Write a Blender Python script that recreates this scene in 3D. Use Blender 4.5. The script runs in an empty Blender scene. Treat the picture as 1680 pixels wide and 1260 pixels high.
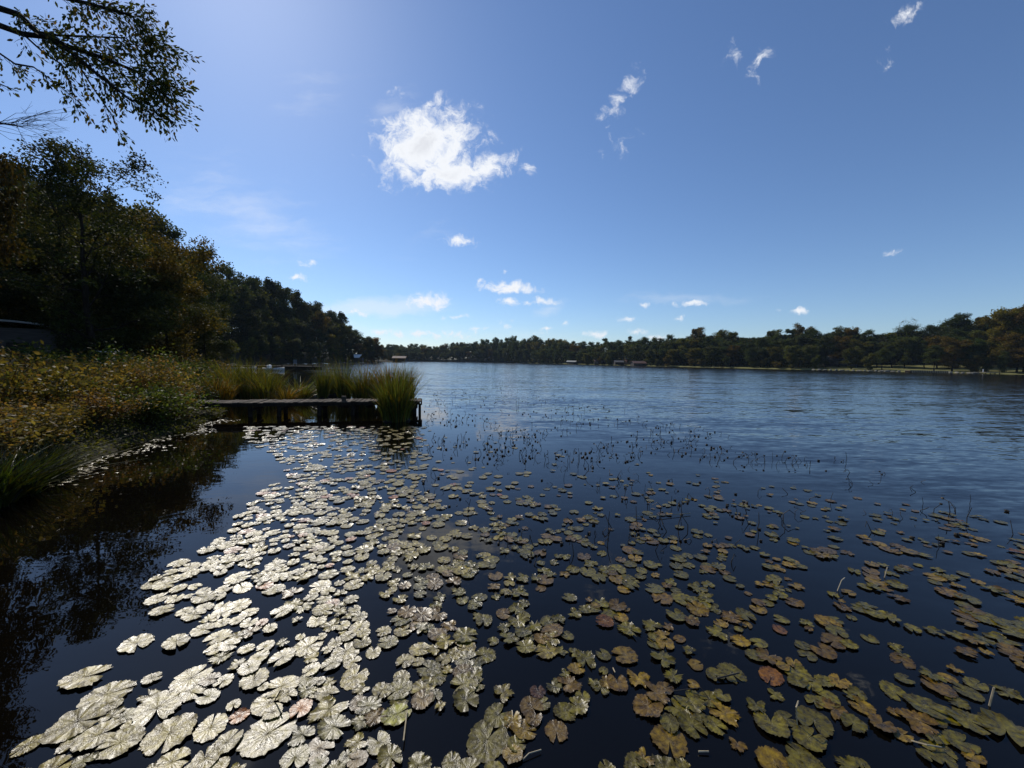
import bpy, math, random
import numpy as np
from math import radians, sin, cos, pi, sqrt, atan2
from mathutils import Matrix, Vector

S = bpy.context.scene
COL = S.collection

# ---------------------------------------------------------------- camera
FPX = 631.0                     # focal length in photo pixels (photo is 1680 x 1260)
CAM_H = 2.1
PITCH, ROLL = radians(3.455), radians(0.77)
fwd = np.array([0, cos(PITCH), -sin(PITCH)])
up0 = np.array([0, sin(PITCH), cos(PITCH)])
rt0 = np.array([1.0, 0, 0])
rt = cos(ROLL) * rt0 + sin(ROLL) * up0
up = -sin(ROLL) * rt0 + cos(ROLL) * up0
cam_data = bpy.data.cameras.new('camera')
cam_data.sensor_width = 36.0
cam_data.lens = 36.0 * FPX / 1680.0
cam_data.clip_start = 0.05
cam_data.clip_end = 5000
cam = bpy.data.objects.new('camera', cam_data)
COL.objects.link(cam)
cam.matrix_world = Matrix(((rt[0], up[0], -fwd[0], 0), (rt[1], up[1], -fwd[1], 0), (rt[2], up[2], -fwd[2], CAM_H), (0, 0, 0, 1)))
S.camera = cam

def ray(px, py):
    return rt * ((px - 840) / FPX) + up * ((630 - py) / FPX) + fwd
def on_plane(px, py, z=0.0):    # the place on a level plane that the photo shows at a pixel
    d = ray(px, py); t = (z - CAM_H) / d[2]
    return np.array([d[0] * t, d[1] * t, z])
def at(px, py, Y):              # a place Y metres ahead
    d = ray(px, py); t = Y / d[1]
    return np.array([d[0] * t, Y, CAM_H + d[2] * t])
def to_px(X, Y, Z):
    v = np.stack([X, Y, np.asarray(Z) - CAM_H], -1)
    f = v @ fwd
    return 840 + FPX * (v @ rt) / f, 630 - FPX * (v @ up) / f

# ---------------------------------------------------------------- sky, clouds, sun
SUN_EL, SUN_AZ = radians(41.0), radians(-35.3)      # azimuth from +Y towards +X
w = bpy.data.worlds.new('World'); S.world = w; w.use_nodes = True
nt = w.node_tree; nt.nodes.clear()
def N(tree, typ, **kw):
    n = tree.nodes.new(typ)
    for k, v in kw.items(): setattr(n, k, v)
    return n
def L(tree, a, b): tree.links.new(a, b)
def math_n(tree, op, a, b=None, c=None, clamp=False):
    n = N(tree, 'ShaderNodeMath', operation=op, use_clamp=clamp)
    for i, x in enumerate((a, b, c)):
        if x is None: continue
        if isinstance(x, (int, float)): n.inputs[i].default_value = x
        else: L(tree, x, n.inputs[i])
    return n.outputs[0]
def maprange(tree, x, a, b, c=0.0, d=1.0, smooth=True):
    n = N(tree, 'ShaderNodeMapRange'); n.interpolation_type = 'SMOOTHSTEP' if smooth else 'LINEAR'
    L(tree, x, n.inputs[0])
    for i, v in enumerate((a, b, c, d)): n.inputs[i + 1].default_value = v
    return n.outputs[0]
def noise(tree, vec, scale, detail=4, rough=0.5, dist=0.0, dim='3D'):
    n = N(tree, 'ShaderNodeTexNoise', noise_dimensions=dim)
    if vec is not None: L(tree, vec, n.inputs['Vector'])
    n.inputs['Scale'].default_value = scale; n.inputs['Detail'].default_value = detail
    n.inputs['Roughness'].default_value = rough; n.inputs['Distortion'].default_value = dist
    return n
sky = N(nt, 'ShaderNodeTexSky', sky_type='NISHITA')
sky.sun_disc = False
sky.sun_elevation = SUN_EL
sky.sun_rotation = SUN_AZ
sky.altitude = 100; sky.air_density = 1.0; sky.dust_density = 0.25; sky.ozone_density = 3.0
SKY_STRENGTH = 0.12
CLOUD_WHITE = (8.3, 8.55, 9.0)
geo = N(nt, 'ShaderNodeTexCoord')
sep = N(nt, 'ShaderNodeSeparateXYZ'); L(nt, geo.outputs['Generated'], sep.inputs[0])
yy = math_n(nt, 'MAXIMUM', sep.outputs[1], 0.02)
uu = math_n(nt, 'DIVIDE', sep.outputs[0], yy); vv = math_n(nt, 'DIVIDE', sep.outputs[2], yy)
comb = N(nt, 'ShaderNodeCombineXYZ'); L(nt, uu, comb.inputs[0]); L(nt, vv, comb.inputs[1])
UV = comb.outputs[0]
# every cloud: photo place, half width, half height (px), turn (deg), strength
PUFFS = [(700, 236, 78, 52, 14, 1.7), (735, 286, 64, 25, 0, 1.7), (665, 262, 48, 38, 20, 1.0), (800, 275, 46, 20, 12, 1.1), (635, 208, 22, 16, 0, .8),
         (722, 168, 10, 13, 20, .75), (1030, 138, 14, 26, -25, .78), (1008, 174, 24, 14, 50, .70), (870, 272, 8, 13, 0, .42), (652, 158, 9, 14, 10, .5),
         (750, 395, 25, 9, 0, .95), (833, 470, 45, 9, -2, 1.15), (835, 497, 17, 6, 0, .9), (897, 493, 20, 7, -5, 1.0), (865, 495, 10, 4, 0, .75),
         (698, 494, 36, 12, 8, 1.05), (586, 515, 24, 7, 0, .8), (752, 520, 22, 5, 5, .7), (506, 433, 16, 6, 10, .8), (486, 456, 15, 6, 0, .85),
         (788, 461, 7, 5, 40, .7), (834, 446, 9, 4, 0, .6), (690, 545, 16, 6, 0, .8), (625, 543, 20, 6, 0, .8), (655, 547, 14, 6, 0, .7),
         (785, 541, 14, 4, 0, .6), (833, 533, 12, 8, 0, .55), (895, 540, 12, 4, 10, .7), (976, 550, 20, 6, 0, .8), (1040, 545, 20, 5, 0, .7),
         (1135, 497, 22, 5, 0, .75), (1113, 523, 10, 5, 15, .75), (1058, 498, 8, 4, 0, .7), (1030, 520, 14, 4, 0, .65), (930, 532, 6, 4, 0, .6),
         (1467, 412, 17, 6, 20, .8), (1490, 22, 30, 10, 35, .68), (1250, 100, 10, 24, -35, .58), (1205, 93, 18, 13, 10, .5), (1459, 100, 9, 14, -30, .5),
         (1308, 508, 14, 6, 0, .75), (1275, 509, 8, 4, 0, .55), (1080, 552, 16, 5, 0, .6), (740, 550, 30, 6, 0, .6), (870, 548, 22, 5, 0, .5), (1020, 232, 22, 9, 20, .22)]
VEILS = [(610, 505, 120, 15, 4, .75), (400, 345, 130, 55, -24, .32), (1140, 490, 90, 10, 0, .4), (510, 160, 50, 40, 0, .22), (905, 505, 30, 10, 25, .35), (700, 555, 420, 22, 0, .22), (640, 175, 40, 30, 40, .18), (700, 385, 55, 16, 25, .18)]
def field(items, gain):
    out = None
    for (px, py, a, b, ang, st) in items:
        c = ray(px, py); cu, cv = c[0] / c[1], c[2] / c[1]
        e = ray(px + 1, py); k = sqrt((e[0] / e[1] - cu) ** 2 + (e[2] / e[1] - cv) ** 2)
        m = N(nt, 'ShaderNodeMapping', vector_type='TEXTURE'); L(nt, WARP, m.inputs[0])
        m.inputs['Location'].default_value = (cu, cv, 0)
        m.inputs['Rotation'].default_value = (0, 0, radians(ang))
        m.inputs['Scale'].default_value = (a * k * gain, b * k * gain, 1)
        ln = N(nt, 'ShaderNodeVectorMath', operation='LENGTH'); L(nt, m.outputs[0], ln.inputs[0])
        s = math_n(nt, 'MULTIPLY_ADD', ln.outputs['Value'], -st, st)
        out = s if out is None else math_n(nt, 'MAXIMUM', out, s)
    return out
wn = noise(nt, UV, 16.0, 5, 0.6)
wv = N(nt, 'ShaderNodeVectorMath', operation='SUBTRACT'); L(nt, wn.outputs['Color'], wv.inputs[0]); wv.inputs[1].default_value = (.5, .5, .5)
wsc = N(nt, 'ShaderNodeVectorMath', operation='SCALE'); L(nt, wv.outputs[0], wsc.inputs[0]); wsc.inputs['Scale'].default_value = 0.045
wad = N(nt, 'ShaderNodeVectorMath', operation='ADD'); L(nt, UV, wad.inputs[0]); L(nt, wsc.outputs[0], wad.inputs[1])
WARP = wad.outputs[0]
F = field([q[:5] + (q[5] * (1.28 if q[1] > 440 else 1),) for q in PUFFS], 1.5)
n1 = noise(nt, WARP, 24.0, 9, 0.68, 0.5)
dn = math_n(nt, 'SUBTRACT', n1.outputs['Fac'], 0.5)
dens = math_n(nt, 'MULTIPLY_ADD', dn, 3.1, math_n(nt, 'SUBTRACT', F, 0.36))
puff = maprange(nt, dens, -0.20, 0.85)
Vf = field(VEILS, 1.4)
strn = N(nt, 'ShaderNodeMapping'); L(nt, WARP, strn.inputs[0]); strn.inputs['Scale'].default_value = (5, 22, 1)
n2 = noise(nt, strn.outputs[0], 1.0, 5, 0.6)
veil = math_n(nt, 'MULTIPLY', maprange(nt, math_n(nt, 'MULTIPLY_ADD', math_n(nt, 'SUBTRACT', n2.outputs['Fac'], 0.5), 0.8, Vf), 0.0, 0.6), 0.42)
thick = maprange(nt, dens, 0.7, 1.9)
shade = N(nt, 'ShaderNodeMix', data_type='RGBA'); L(nt, thick, shade.inputs['Factor'])
shade.inputs['A'].default_value = (*CLOUD_WHITE, 1); shade.inputs['B'].default_value = (6.9, 7.1, 7.6, 1)
front = maprange(nt, sep.outputs[1], 0.05, 0.12)
cov = math_n(nt, 'MULTIPLY', math_n(nt, 'MAXIMUM', puff, veil), front)
# tint of the sky towards the periwinkle blue of the photograph
tint = N(nt, 'ShaderNodeMix', data_type='RGBA', blend_type='MULTIPLY'); tint.inputs['Factor'].default_value = 1
L(nt, sky.outputs[0], tint.inputs['A']); tint.inputs['B'].default_value = (0.775, 0.88, 1.03, 1)
mixc = N(nt, 'ShaderNodeMix', data_type='RGBA'); L(nt, cov, mixc.inputs['Factor']); L(nt, tint.outputs['Result'], mixc.inputs['A']); L(nt, shade.outputs['Result'], mixc.inputs['B'])
bg = N(nt, 'ShaderNodeBackground'); L(nt, mixc.outputs['Result'], bg.inputs[0]); bg.inputs[1].default_value = SKY_STRENGTH
wo = N(nt, 'ShaderNodeOutputWorld'); L(nt, bg.outputs[0], wo.inputs[0])

sl = bpy.data.lights.new('sun', 'SUN'); sl.energy = 4.0; sl.angle = radians(0.53); sl.color = (1.0, 0.94, 0.84)
so = bpy.data.objects.new('sun', sl); COL.objects.link(so)
sdir = Vector((sin(SUN_AZ) * cos(SUN_EL), cos(SUN_AZ) * cos(SUN_EL), sin(SUN_EL)))
so.rotation_euler = sdir.to_track_quat('Z', 'Y').to_euler(); so.location = (-30, 30, 60)
S.view_settings.view_transform = 'Standard'; S.view_settings.look = 'None'
S.view_settings.exposure = -0.1; S.view_settings.gamma = 1
S.cycles.max_bounces = 6; S.cycles.transmission_bounces = 4; S.cycles.diffuse_bounces = 2; S.cycles.glossy_bounces = 3
S.cycles.sample_clamp_indirect = 4.0
S.cycles.use_denoising = True

# ---------------------------------------------------------------- helpers
def tag(o, label=None, cat=None, group=None, kind=None):
    if label: o['label'] = label
    if cat: o['category'] = cat
    if group: o['group'] = group
    if kind: o['kind'] = kind
    return o

class MB:                        # collects polygons, builds ONE mesh object
    def __init__(s): s.v = []; s.f = []; s.n = 0; s.rnd = []; s.uv = []; s.tint = []
    def add(s, V, F, rnd=None, uv=None, tint=None):
        V = np.asarray(V, float).reshape(-1, 3); F = np.asarray(F, int)
        s.v.append(V); s.f.append(F + s.n); s.n += len(V)
        nf = len(F)
        s.rnd.append(np.full(nf, 0.5) if rnd is None else np.broadcast_to(rnd, (nf,)).astype(float))
        s.uv.append(np.zeros((len(V), 2)) if uv is None else np.asarray(uv, float))
        s.tint.append(np.ones((nf, 3)) if tint is None else np.broadcast_to(tint, (nf, 3)).astype(float))
    def mesh(s, name, mat, smooth=False):
        V = np.concatenate(s.v)
        me = bpy.data.meshes.new(name)
        loops = np.concatenate([f.ravel() for f in s.f])
        sizes = np.concatenate([np.full(len(f), f.shape[1]) for f in s.f])
        me.vertices.add(len(V)); me.vertices.foreach_set('co', V.ravel())
        me.loops.add(len(loops)); me.loops.foreach_set('vertex_index', loops.astype(np.int32))
        me.polygons.add(len(sizes))
        st = np.concatenate([[0], np.cumsum(sizes)[:-1]])
        me.polygons.foreach_set('loop_start', st.astype(np.int32))
        me.update(calc_edges=True)
        a = me.attributes.new('rnd', 'FLOAT', 'FACE'); a.data.foreach_set('value', np.concatenate(s.rnd).astype(np.float32))
        t = np.concatenate(s.tint); t4 = np.ones((len(t), 4), np.float32); t4[:, :3] = t
        a = me.attributes.new('tint', 'FLOAT_COLOR', 'FACE'); a.data.foreach_set('color', t4.ravel())
        uvl = me.uv_layers.new(name='UVMap'); uvl.data.foreach_set('uv', np.concatenate(s.uv)[loops].astype(np.float32).ravel())
        me.polygons.foreach_set('use_smooth', np.full(len(sizes), smooth))
        me.materials.append(mat)
        me.update(); me.validate()
        return me
    def obj(s, name, mat, parent=None, smooth=False, loc=(0, 0, 0)):
        o = bpy.data.objects.new(name, s.mesh(name, mat, smooth)); COL.objects.link(o)
        o.location = loc
        if parent is not None: o.parent = parent
        return o
    # shapes
    def box(s, c, size, rz=0.0, rx=0.0, ry=0.0, taper=1.0, rnd=None):
        x, y, z = [q / 2 for q in size]
        P = np.array([[-x, -y, -z], [x, -y, -z], [x, y, -z], [-x, y, -z], [-x * taper, -y * taper, z], [x * taper, -y * taper, z], [x * taper, y * taper, z], [-x * taper, y * taper, z]])
        R = np.array((Matrix.Rotation(rz, 3, 'Z') @ Matrix.Rotation(ry, 3, 'Y') @ Matrix.Rotation(rx, 3, 'X')))
        s.add(P @ R.T + np.asarray(c, float), [[0, 3, 2, 1], [4, 5, 6, 7], [0, 1, 5, 4], [1, 2, 6, 5], [2, 3, 7, 6], [3, 0, 4, 7]], rnd)
    def tube(s, pts, rad, sides=6, cap=True, rnd=None):
        P = np.asarray(pts, float); n = len(P); rad = np.broadcast_to(rad, (n,))
        T = np.gradient(P, axis=0); T /= np.linalg.norm(T, axis=1, keepdims=True) + 1e-9
        ref = np.array([0.13, 0.91, 0.2]) if abs(T[:, 2]).mean() > .7 else np.array([0, 0.1, 1.0])
        A = np.cross(T, ref); A /= np.linalg.norm(A, axis=1, keepdims=True) + 1e-9
        B = np.cross(T, A)
        an = np.arange(sides) * 2 * pi / sides
        V = P[:, None] + rad[:, None, None] * (np.cos(an)[None, :, None] * A[:, None] + np.sin(an)[None, :, None] * B[:, None])
        i = np.arange(n - 1)[:, None] * sides; j = np.arange(sides)[None]; k = (j + 1) % sides
        Fq = np.stack([i + j, i + k, i + sides + k, i + sides + j], -1).reshape(-1, 4)
        s.add(V, Fq, rnd)
        if cap:
            s.add(V[-1], [list(range(sides))], rnd); s.add(V[0], [list(range(sides))[::-1]], rnd)
    def leaves(s, C, length, width, rng, upbias=0.3, droop=None, rnd=None, tint=None):
        n = len(C)
        Nn = rng.normal(size=(n, 3)); Nn[:, 2] += upbias * 2
        Nn /= np.linalg.norm(Nn, axis=1, keepdims=True)
        T = rng.normal(size=(n, 3))
        if droop is not None: T += np.asarray(droop) * 1.0
        T -= (T * Nn).sum(1, keepdims=True) * Nn; T /= np.linalg.norm(T, axis=1, keepdims=True) + 1e-9
        B = np.cross(Nn, T)
        l = (length * rng.uniform(.65, 1.25, n))[:, None]; wd = (width * rng.uniform(.65, 1.25, n))[:, None]
        V = np.stack([C - T * l * .5, C + B * wd * .5 - T * l * .05, C + T * l * .5, C - B * wd * .5 - T * l * .05], 1)
        Fq = np.arange(4 * n).reshape(n, 4)
        s.add(V.reshape(-1, 3), Fq, rng.uniform(0, 1, n) if rnd is None else rnd, tint=tint)

def empty(name, loc, rz=0.0):
    o = bpy.data.objects.new(name, None); COL.objects.link(o); o.location = loc; o.rotation_euler = (0, 0, rz); o.empty_display_size = .2
    return o
def kids(o): return [c for c in BYPARENT.get(o.name, [])]
BYPARENT = {}
def adopt(root, *ch):
    for c in ch: c.parent = root; BYPARENT.setdefault(root.name, []).append(c)
def copy_thing(o):
    c = o.copy(); COL.objects.link(c)
    for ch in kids(o):
        d = ch.copy(); COL.objects.link(d); d.parent = c; BYPARENT.setdefault(c.name, []).append(d)
        for g in kids(ch):
            e = g.copy(); COL.objects.link(e); e.parent = d
    return c

# ---------------------------------------------------------------- materials
def mat(name):
    m = bpy.data.materials.new(name); m.use_nodes = True
    t = m.node_tree; t.nodes.clear()
    o = N(t, 'ShaderNodeOutputMaterial')
    return m, t, o
def ramp(t, x, stops):
    r = N(t, 'ShaderNodeValToRGB')
    if x is not None: L(t, x, r.inputs[0])
    e = r.color_ramp.elements
    while len(e) < len(stops): e.new(0.5)
    for i, (p, c) in enumerate(stops): e[i].position = p; e[i].color = (*c, 1)
    return r.outputs[0]
def mixrgb(t, f, a, b, mode='MIX'):
    n = N(t, 'ShaderNodeMix', data_type='RGBA', blend_type=mode)
    for sock, x in (('Factor', f), ('A', a), ('B', b)):
        if isinstance(x, (int, float)): n.inputs[sock].default_value = x
        elif isinstance(x, tuple): n.inputs[sock].default_value = (*x, 1)
        else: L(t, x, n.inputs[sock])
    return n.outputs['Result']
def bump(t, h, dist, strength=1.0, normal=None):
    b = N(t, 'ShaderNodeBump'); L(t, h, b.inputs['Height']); b.inputs['Distance'].default_value = dist
    if isinstance(strength, (int, float)): b.inputs['Strength'].default_value = strength
    else: L(t, strength, b.inputs['Strength'])
    if normal is not None: L(t, normal, b.inputs['Normal'])
    return b.outputs[0]

def leaf_material(name, base, trans=0.42, rough=0.65, spec=0.10, hue_var=0.5):
    m, t, o = mat(name)
    oi = N(t, 'ShaderNodeObjectInfo')
    at_ = N(t, 'ShaderNodeAttribute', attribute_name='rnd')
    ti = N(t, 'ShaderNodeAttribute', attribute_name='tint')
    var = ramp(t, at_.outputs['Fac'], [(0, (base[0] * .55, base[1] * .6, base[2] * .5)), (.6, base), (1, (base[0] * (1 + hue_var), base[1] * (1.2 + hue_var * .35), base[2] * 1.15))])
    col = mixrgb(t, 1.0, mixrgb(t, 1.0, var, oi.outputs['Color'], 'MULTIPLY'), ti.outputs['Color'], 'MULTIPLY')
    p = N(t, 'ShaderNodeBsdfPrincipled'); L(t, col, p.inputs['Base Color']); p.inputs['Roughness'].default_value = rough
    p.inputs['Specular IOR Level'].default_value = spec
    tr = N(t, 'ShaderNodeBsdfTranslucent'); L(t, mixrgb(t, 1.0, col, (1.25, 1.15, .55), 'MULTIPLY'), tr.inputs[0])
    mx = N(t, 'ShaderNodeMixShader'); mx.inputs[0].default_value = trans
    L(t, p.outputs[0], mx.inputs[1]); L(t, tr.outputs[0], mx.inputs[2]); L(t, mx.outputs[0], o.inputs[0])
    return m
def simple(name, stops, scale=4.0, rough=.8, bump_d=.01, stretch=(1, 1, 1), spec=.3, metallic=0.0, tint=False, coord='Object'):
    m, t, o = mat(name)
    tc = N(t, 'ShaderNodeTexCoord'); mp = N(t, 'ShaderNodeMapping'); L(t, tc.outputs[coord], mp.inputs[0]); mp.inputs['Scale'].default_value = stretch
    n = noise(t, mp.outputs[0], scale, 6, .65)
    col = ramp(t, n.outputs['Fac'], stops)
    rv = N(t, 'ShaderNodeAttribute', attribute_name='rnd')
    fv = math_n(t, 'MULTIPLY_ADD', rv.outputs['Fac'], 1.1, .45); cv = N(t, 'ShaderNodeCombineXYZ')
    for k in range(3): L(t, fv, cv.inputs[k])
    col = mixrgb(t, 1.0, col, cv.outputs[0], 'MULTIPLY')
    if tint: col = mixrgb(t, 1.0, col, N(t, 'ShaderNodeObjectInfo').outputs['Color'], 'MULTIPLY')
    p = N(t, 'ShaderNodeBsdfPrincipled'); L(t, col, p.inputs['Base Color']); p.inputs['Roughness'].default_value = rough
    p.inputs['Specular IOR Level'].default_value = spec; p.inputs['Metallic'].default_value = metallic
    L(t, bump(t, n.outputs['Fac'], bump_d), p.inputs['Normal']); L(t, p.outputs[0], o.inputs[0])
    return m
M_LEAF = leaf_material('foliage', (.055, .062, .022))
M_SHRUB = leaf_material('shrub_leaves', (.105, .094, .038), trans=.45, rough=.55, spec=.09)
M_SEDGE = leaf_material('sedge_blades', (.075, .088, .020), trans=.4, rough=.45, spec=.3)
M_BARK = simple('bark', [(.3, (.010, .008, .006)), (.7, (.032, .026, .020))], 3, .95, .02, (4, 4, .7), spec=.05)
M_WOOD = simple('weathered_wood', [(.25, (.03, .024, .018)), (.55, (.085, .068, .052)), (.8, (.16, .135, .11))], 2.2, .85, .004, (1, 14, 6), spec=.08)
M_DARKWOOD = simple('wet_timber', [(.3, (.012, .010, .008)), (.7, (.04, .032, .025))], 5, .9, .004, (5, 5, 1), spec=.05)
M_STEM = simple('dead_stalk', [(.3, (.02, .016, .012)), (.7, (.05, .04, .028))], 20, .6, .001)
M_STRAW = simple('pale_stalk', [(.3, (.28, .22, .13)), (.7, (.5, .42, .28))], 20, .5, .001)
M_WHITE = simple('painted_white', [(.3, (.62, .61, .58)), (.7, (.8, .79, .76))], 3, .5, .002)
M_ROOFPALE = simple('pale_metal_roof', [(.3, (.34, .34, .30)), (.7, (.46, .46, .41))], 1.5, .35, .004, (1, 8, 1))
M_ROOFGREY = simple('grey_shingles', [(.3, (.05, .048, .048)), (.7, (.10, .095, .092))], 3, .6, .01)
M_ROOFRED = simple('rust_red_roof', [(.3, (.07, .036, .03)), (.7, (.12, .068, .056))], 3, .7, .01)
M_WALLDARK = simple('dark_siding', [(.3, (.03, .026, .024)), (.7, (.07, .06, .055))], 2, .85, .01, (1, 1, 9))
M_BRICK = simple('brick_wall', [(.3, (.16, .065, .045)), (.7, (.27, .13, .09))], 5, .9, .01, (1, 1, 5))
M_STONE = simple('pale_stone', [(.3, (.12, .11, .085)), (.7, (.26, .24, .19))], 2.5, .9, .03)
M_WINDOW = simple('dark_glass', [(.3, (.012, .014, .018)), (.7, (.02, .023, .028))], 2, .1, .0, spec=.6)
M_METAL = simple('grey_steel', [(.3, (.10, .10, .10)), (.7, (.18, .18, .18))], 2, .45, .0, metallic=.6)

# ---------------------------------------------------------------- lake outline, ground, water
FAR = [(670, 430), (740, 445), (820, 425), (900, 350), (1000, 262), (1100, 215), (1240, 175), (1350, 155), (1450, 140), (1560, 126), (1680, 115), (1850, 98)]
def shore_pt(px, d):
    r = ray(px, 592 + (px - 840) * .0135); return (r[0] / r[1] * d, d)
LEFT = [(-5, -9), (-6.6, -3), (-7.6, 3), (-7.75, 5.6), (-8.15, 6.9), (-8.85, 8.8), (-9.35, 11.2), (-10.7, 14), (-13, 18), (-20, 27), (-32, 41), (-51, 60), (-68, 85), (-76, 108),
        (-81, 140), (-83, 175), (-82, 210), (-79, 240), (-74, 262), (-84, 285), (-110, 320)]
LAKE = LEFT + [shore_pt(*q) for q in FAR] + [(150, 60), (120, 5), (60, -40), (12, -30)]
LP = np.array(LAKE)
def lake_sd(X, Y):               # signed distance to the shore, negative on the water
    X = np.asarray(X, float); Y = np.asarray(Y, float)
    best = np.full(X.shape, 1e18); inside = np.zeros(X.shape, bool)
    for i in range(len(LP)):
        a = LP[i]; b = LP[(i + 1) % len(LP)]; ab = b - a
        t = np.clip(((X - a[0]) * ab[0] + (Y - a[1]) * ab[1]) / (ab @ ab), 0, 1)
        d = (X - a[0] - t * ab[0]) ** 2 + (Y - a[1] - t * ab[1]) ** 2
        best = np.minimum(best, d)
        if a[1] != b[1]:
            cr = ((a[1] > Y) != (b[1] > Y)) & (X < (b[0] - a[0]) * (Y - a[1]) / (b[1] - a[1]) + a[0])
            inside ^= cr
    return np.sqrt(best) * np.where(inside, -1, 1)
def sm(x): x = np.clip(x, 0, 1); return x * x * (3 - 2 * x)
def wob(X, Y, s, k=0.0):
    return np.sin(X * s * 1.3 + 1.7 * np.sin(Y * s * .9 + k) + k) * np.sin(Y * s * 1.1 + 1.3 * np.sin(X * s * .7 + 2 * k))
def ground_z(X, Y):
    X = np.asarray(X, float); Y = np.asarray(Y, float)
    sd = lake_sd(X, Y) + .18 * wob(X, Y, 1.9) + .5 * wob(X, Y, .35, 1) * sm((Y - 18) / 20)
    z = np.where(sd < 0, np.maximum(-1.3, sd * .45), .42 * sm(sd / 1.3) + np.clip(sd - 1, 0, 40) * .03)
    z = z + np.where(sd > .5, .07 * wob(X, Y, 1.1, .5), 0)
    xb = np.interp(Y, [-50, 20, 40, 85, 130, 200, 262], [-30, -34, -44, -68, -81, -86, -82])
    amp = np.interp(Y, [0, 40, 150, 250, 330], [17, 17, 13, 5, 1])
    hill = amp * sm((xb - X) / 46)
    far = np.where((Y > 60) & (X > -75), 9 * sm((sd - 12) / 90), 0) * np.interp(X, [-75, -40], [0, 1])
    return z + np.where(sd > 0, np.maximum(hill, far), 0)

def axis(n, lo, hi, a):
    s0, s1 = np.arcsinh(lo / a), np.arcsinh(hi / a)
    return a * np.sinh(np.linspace(s0, s1, n))
gx = axis(520, -1500, 1500, 5.0); gy = axis(460, -400, 1900, 5.0) + 6
GX, GY = np.meshgrid(gx, gy)
GZ = ground_z(GX, GY)
V = np.stack([GX, GY, GZ], -1).reshape(-1, 3)
nx, ny = len(gx), len(gy)
i, j = np.meshgrid(np.arange(nx - 1), np.arange(ny - 1))
q = (j * nx + i).ravel(); Fq = np.stack([q, q + 1, q + nx + 1, q + nx], -1)
m, t, o = mat('ground_cover')
tc = N(t, 'ShaderNodeTexCoord'); n1 = noise(t, tc.outputs['Object'], .12, 6, .7); n2 = noise(t, tc.outputs['Object'], 5, 6, .7)
c1 = ramp(t, n2.outputs['Fac'], [(.25, (.010, .008, .005)), (.5, (.026, .022, .010)), (.75, (.036, .042, .014))])
c2 = ramp(t, n2.outputs['Fac'], [(.25, (.10, .105, .035)), (.75, (.22, .20, .08))])
f = maprange(t, n1.outputs['Fac'], .36, .50)
sp = N(t, 'ShaderNodeSeparateXYZ'); L(t, tc.outputs['Object'], sp.inputs[0])
fr = maprange(t, sp.outputs[0], 5, 25)
p = N(t, 'ShaderNodeBsdfPrincipled'); L(t, mixrgb(t, math_n(t, 'MULTIPLY', f, fr), c1, c2), p.inputs['Base Color']); p.inputs['Roughness'].default_value = .95; p.inputs['Specular IOR Level'].default_value = .08
L(t, bump(t, n2.outputs['Fac'], .06), p.inputs['Normal']); L(t, p.outputs[0], o.inputs[0])
M_GROUND = m
b = MB(); b.add(V, Fq); tag(b.obj('ground', M_GROUND, smooth=True), kind='structure')

# water
m, t, o = mat('lake_water')
tc = N(t, 'ShaderNodeTexCoord'); P0 = tc.outputs['Object']
sp = N(t, 'ShaderNodeSeparateXYZ'); L(t, P0, sp.inputs[0])
lin = math_n(t, 'ADD', math_n(t, 'MULTIPLY', sp.outputs[0], .82), math_n(t, 'MULTIPLY', sp.outputs[1], .57))
nb = noise(t, P0, .22, 3, .5)
lin = math_n(t, 'MULTIPLY_ADD', math_n(t, 'SUBTRACT', nb.outputs['Fac'], .5), 6.0, lin)
open_ = maprange(t, lin, 4.6, 10.5)                # sheltered by the pads and the bank -> open, ruffled water
def waves(scale, stretch, ang, detail, rough=.5, dist=.6):
    mp = N(t, 'ShaderNodeMapping'); L(t, P0, mp.inputs[0]); mp.inputs['Rotation'].default_value = (0, 0, radians(ang)); mp.inputs['Scale'].default_value = (stretch, 1, 1)
    return noise(t, mp.outputs[0], scale, detail, rough, dist).outputs['Fac']
lanes = maprange(t, waves(.035, .25, 6, 3), .35, .65, .6, 1.0)
lanes = math_n(t, 'MULTIPLY', lanes, maprange(t, waves(.3, .22, 14, 2), .3, .7, .65, 1.15))
amp = math_n(t, 'MULTIPLY_ADD', math_n(t, 'MULTIPLY', open_, lanes), 1.0, .006)
def slope(scale, stretch, ang, detail, sx, sy):      # tilt of the surface, independent of how far the eye is
    mp = N(t, 'ShaderNodeMapping'); L(t, P0, mp.inputs[0]); mp.inputs['Rotation'].default_value = (0, 0, radians(ang)); mp.inputs['Scale'].default_value = (stretch, 1, 1)
    n_ = noise(t, mp.outputs[0], scale, detail, .55, .35)
    v1 = N(t, 'ShaderNodeVectorMath', operation='SUBTRACT'); L(t, n_.outputs['Color'], v1.inputs[0]); v1.inputs[1].default_value = (.5, .5, .5)
    v2 = N(t, 'ShaderNodeVectorMath', operation='MULTIPLY'); L(t, v1.outputs[0], v2.inputs[0]); v2.inputs[1].default_value = (sx, sy, 0)
    return v2.outputs[0]
tot_ = None
for a_ in ((1.0, .12, 15, 1, .07, .17), (3.6, .18, 10, 2, .12, .33), (11.0, .28, 14, 3, .20, .44)):
    v_ = slope(*a_)
    if tot_ is None: tot_ = v_
    else: va = N(t, 'ShaderNodeVectorMath', operation='ADD'); L(t, tot_, va.inputs[0]); L(t, v_, va.inputs[1]); tot_ = va.outputs[0]
vs_ = N(t, 'ShaderNodeVectorMath', operation='SCALE'); L(t, tot_, vs_.inputs[0]); L(t, amp, vs_.inputs['Scale'])
bs_ = N(t, 'ShaderNodeCombineXYZ'); L(t, math_n(t, 'MULTIPLY', amp, -.04), bs_.inputs[1]); bs_.inputs[2].default_value = 1
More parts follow.
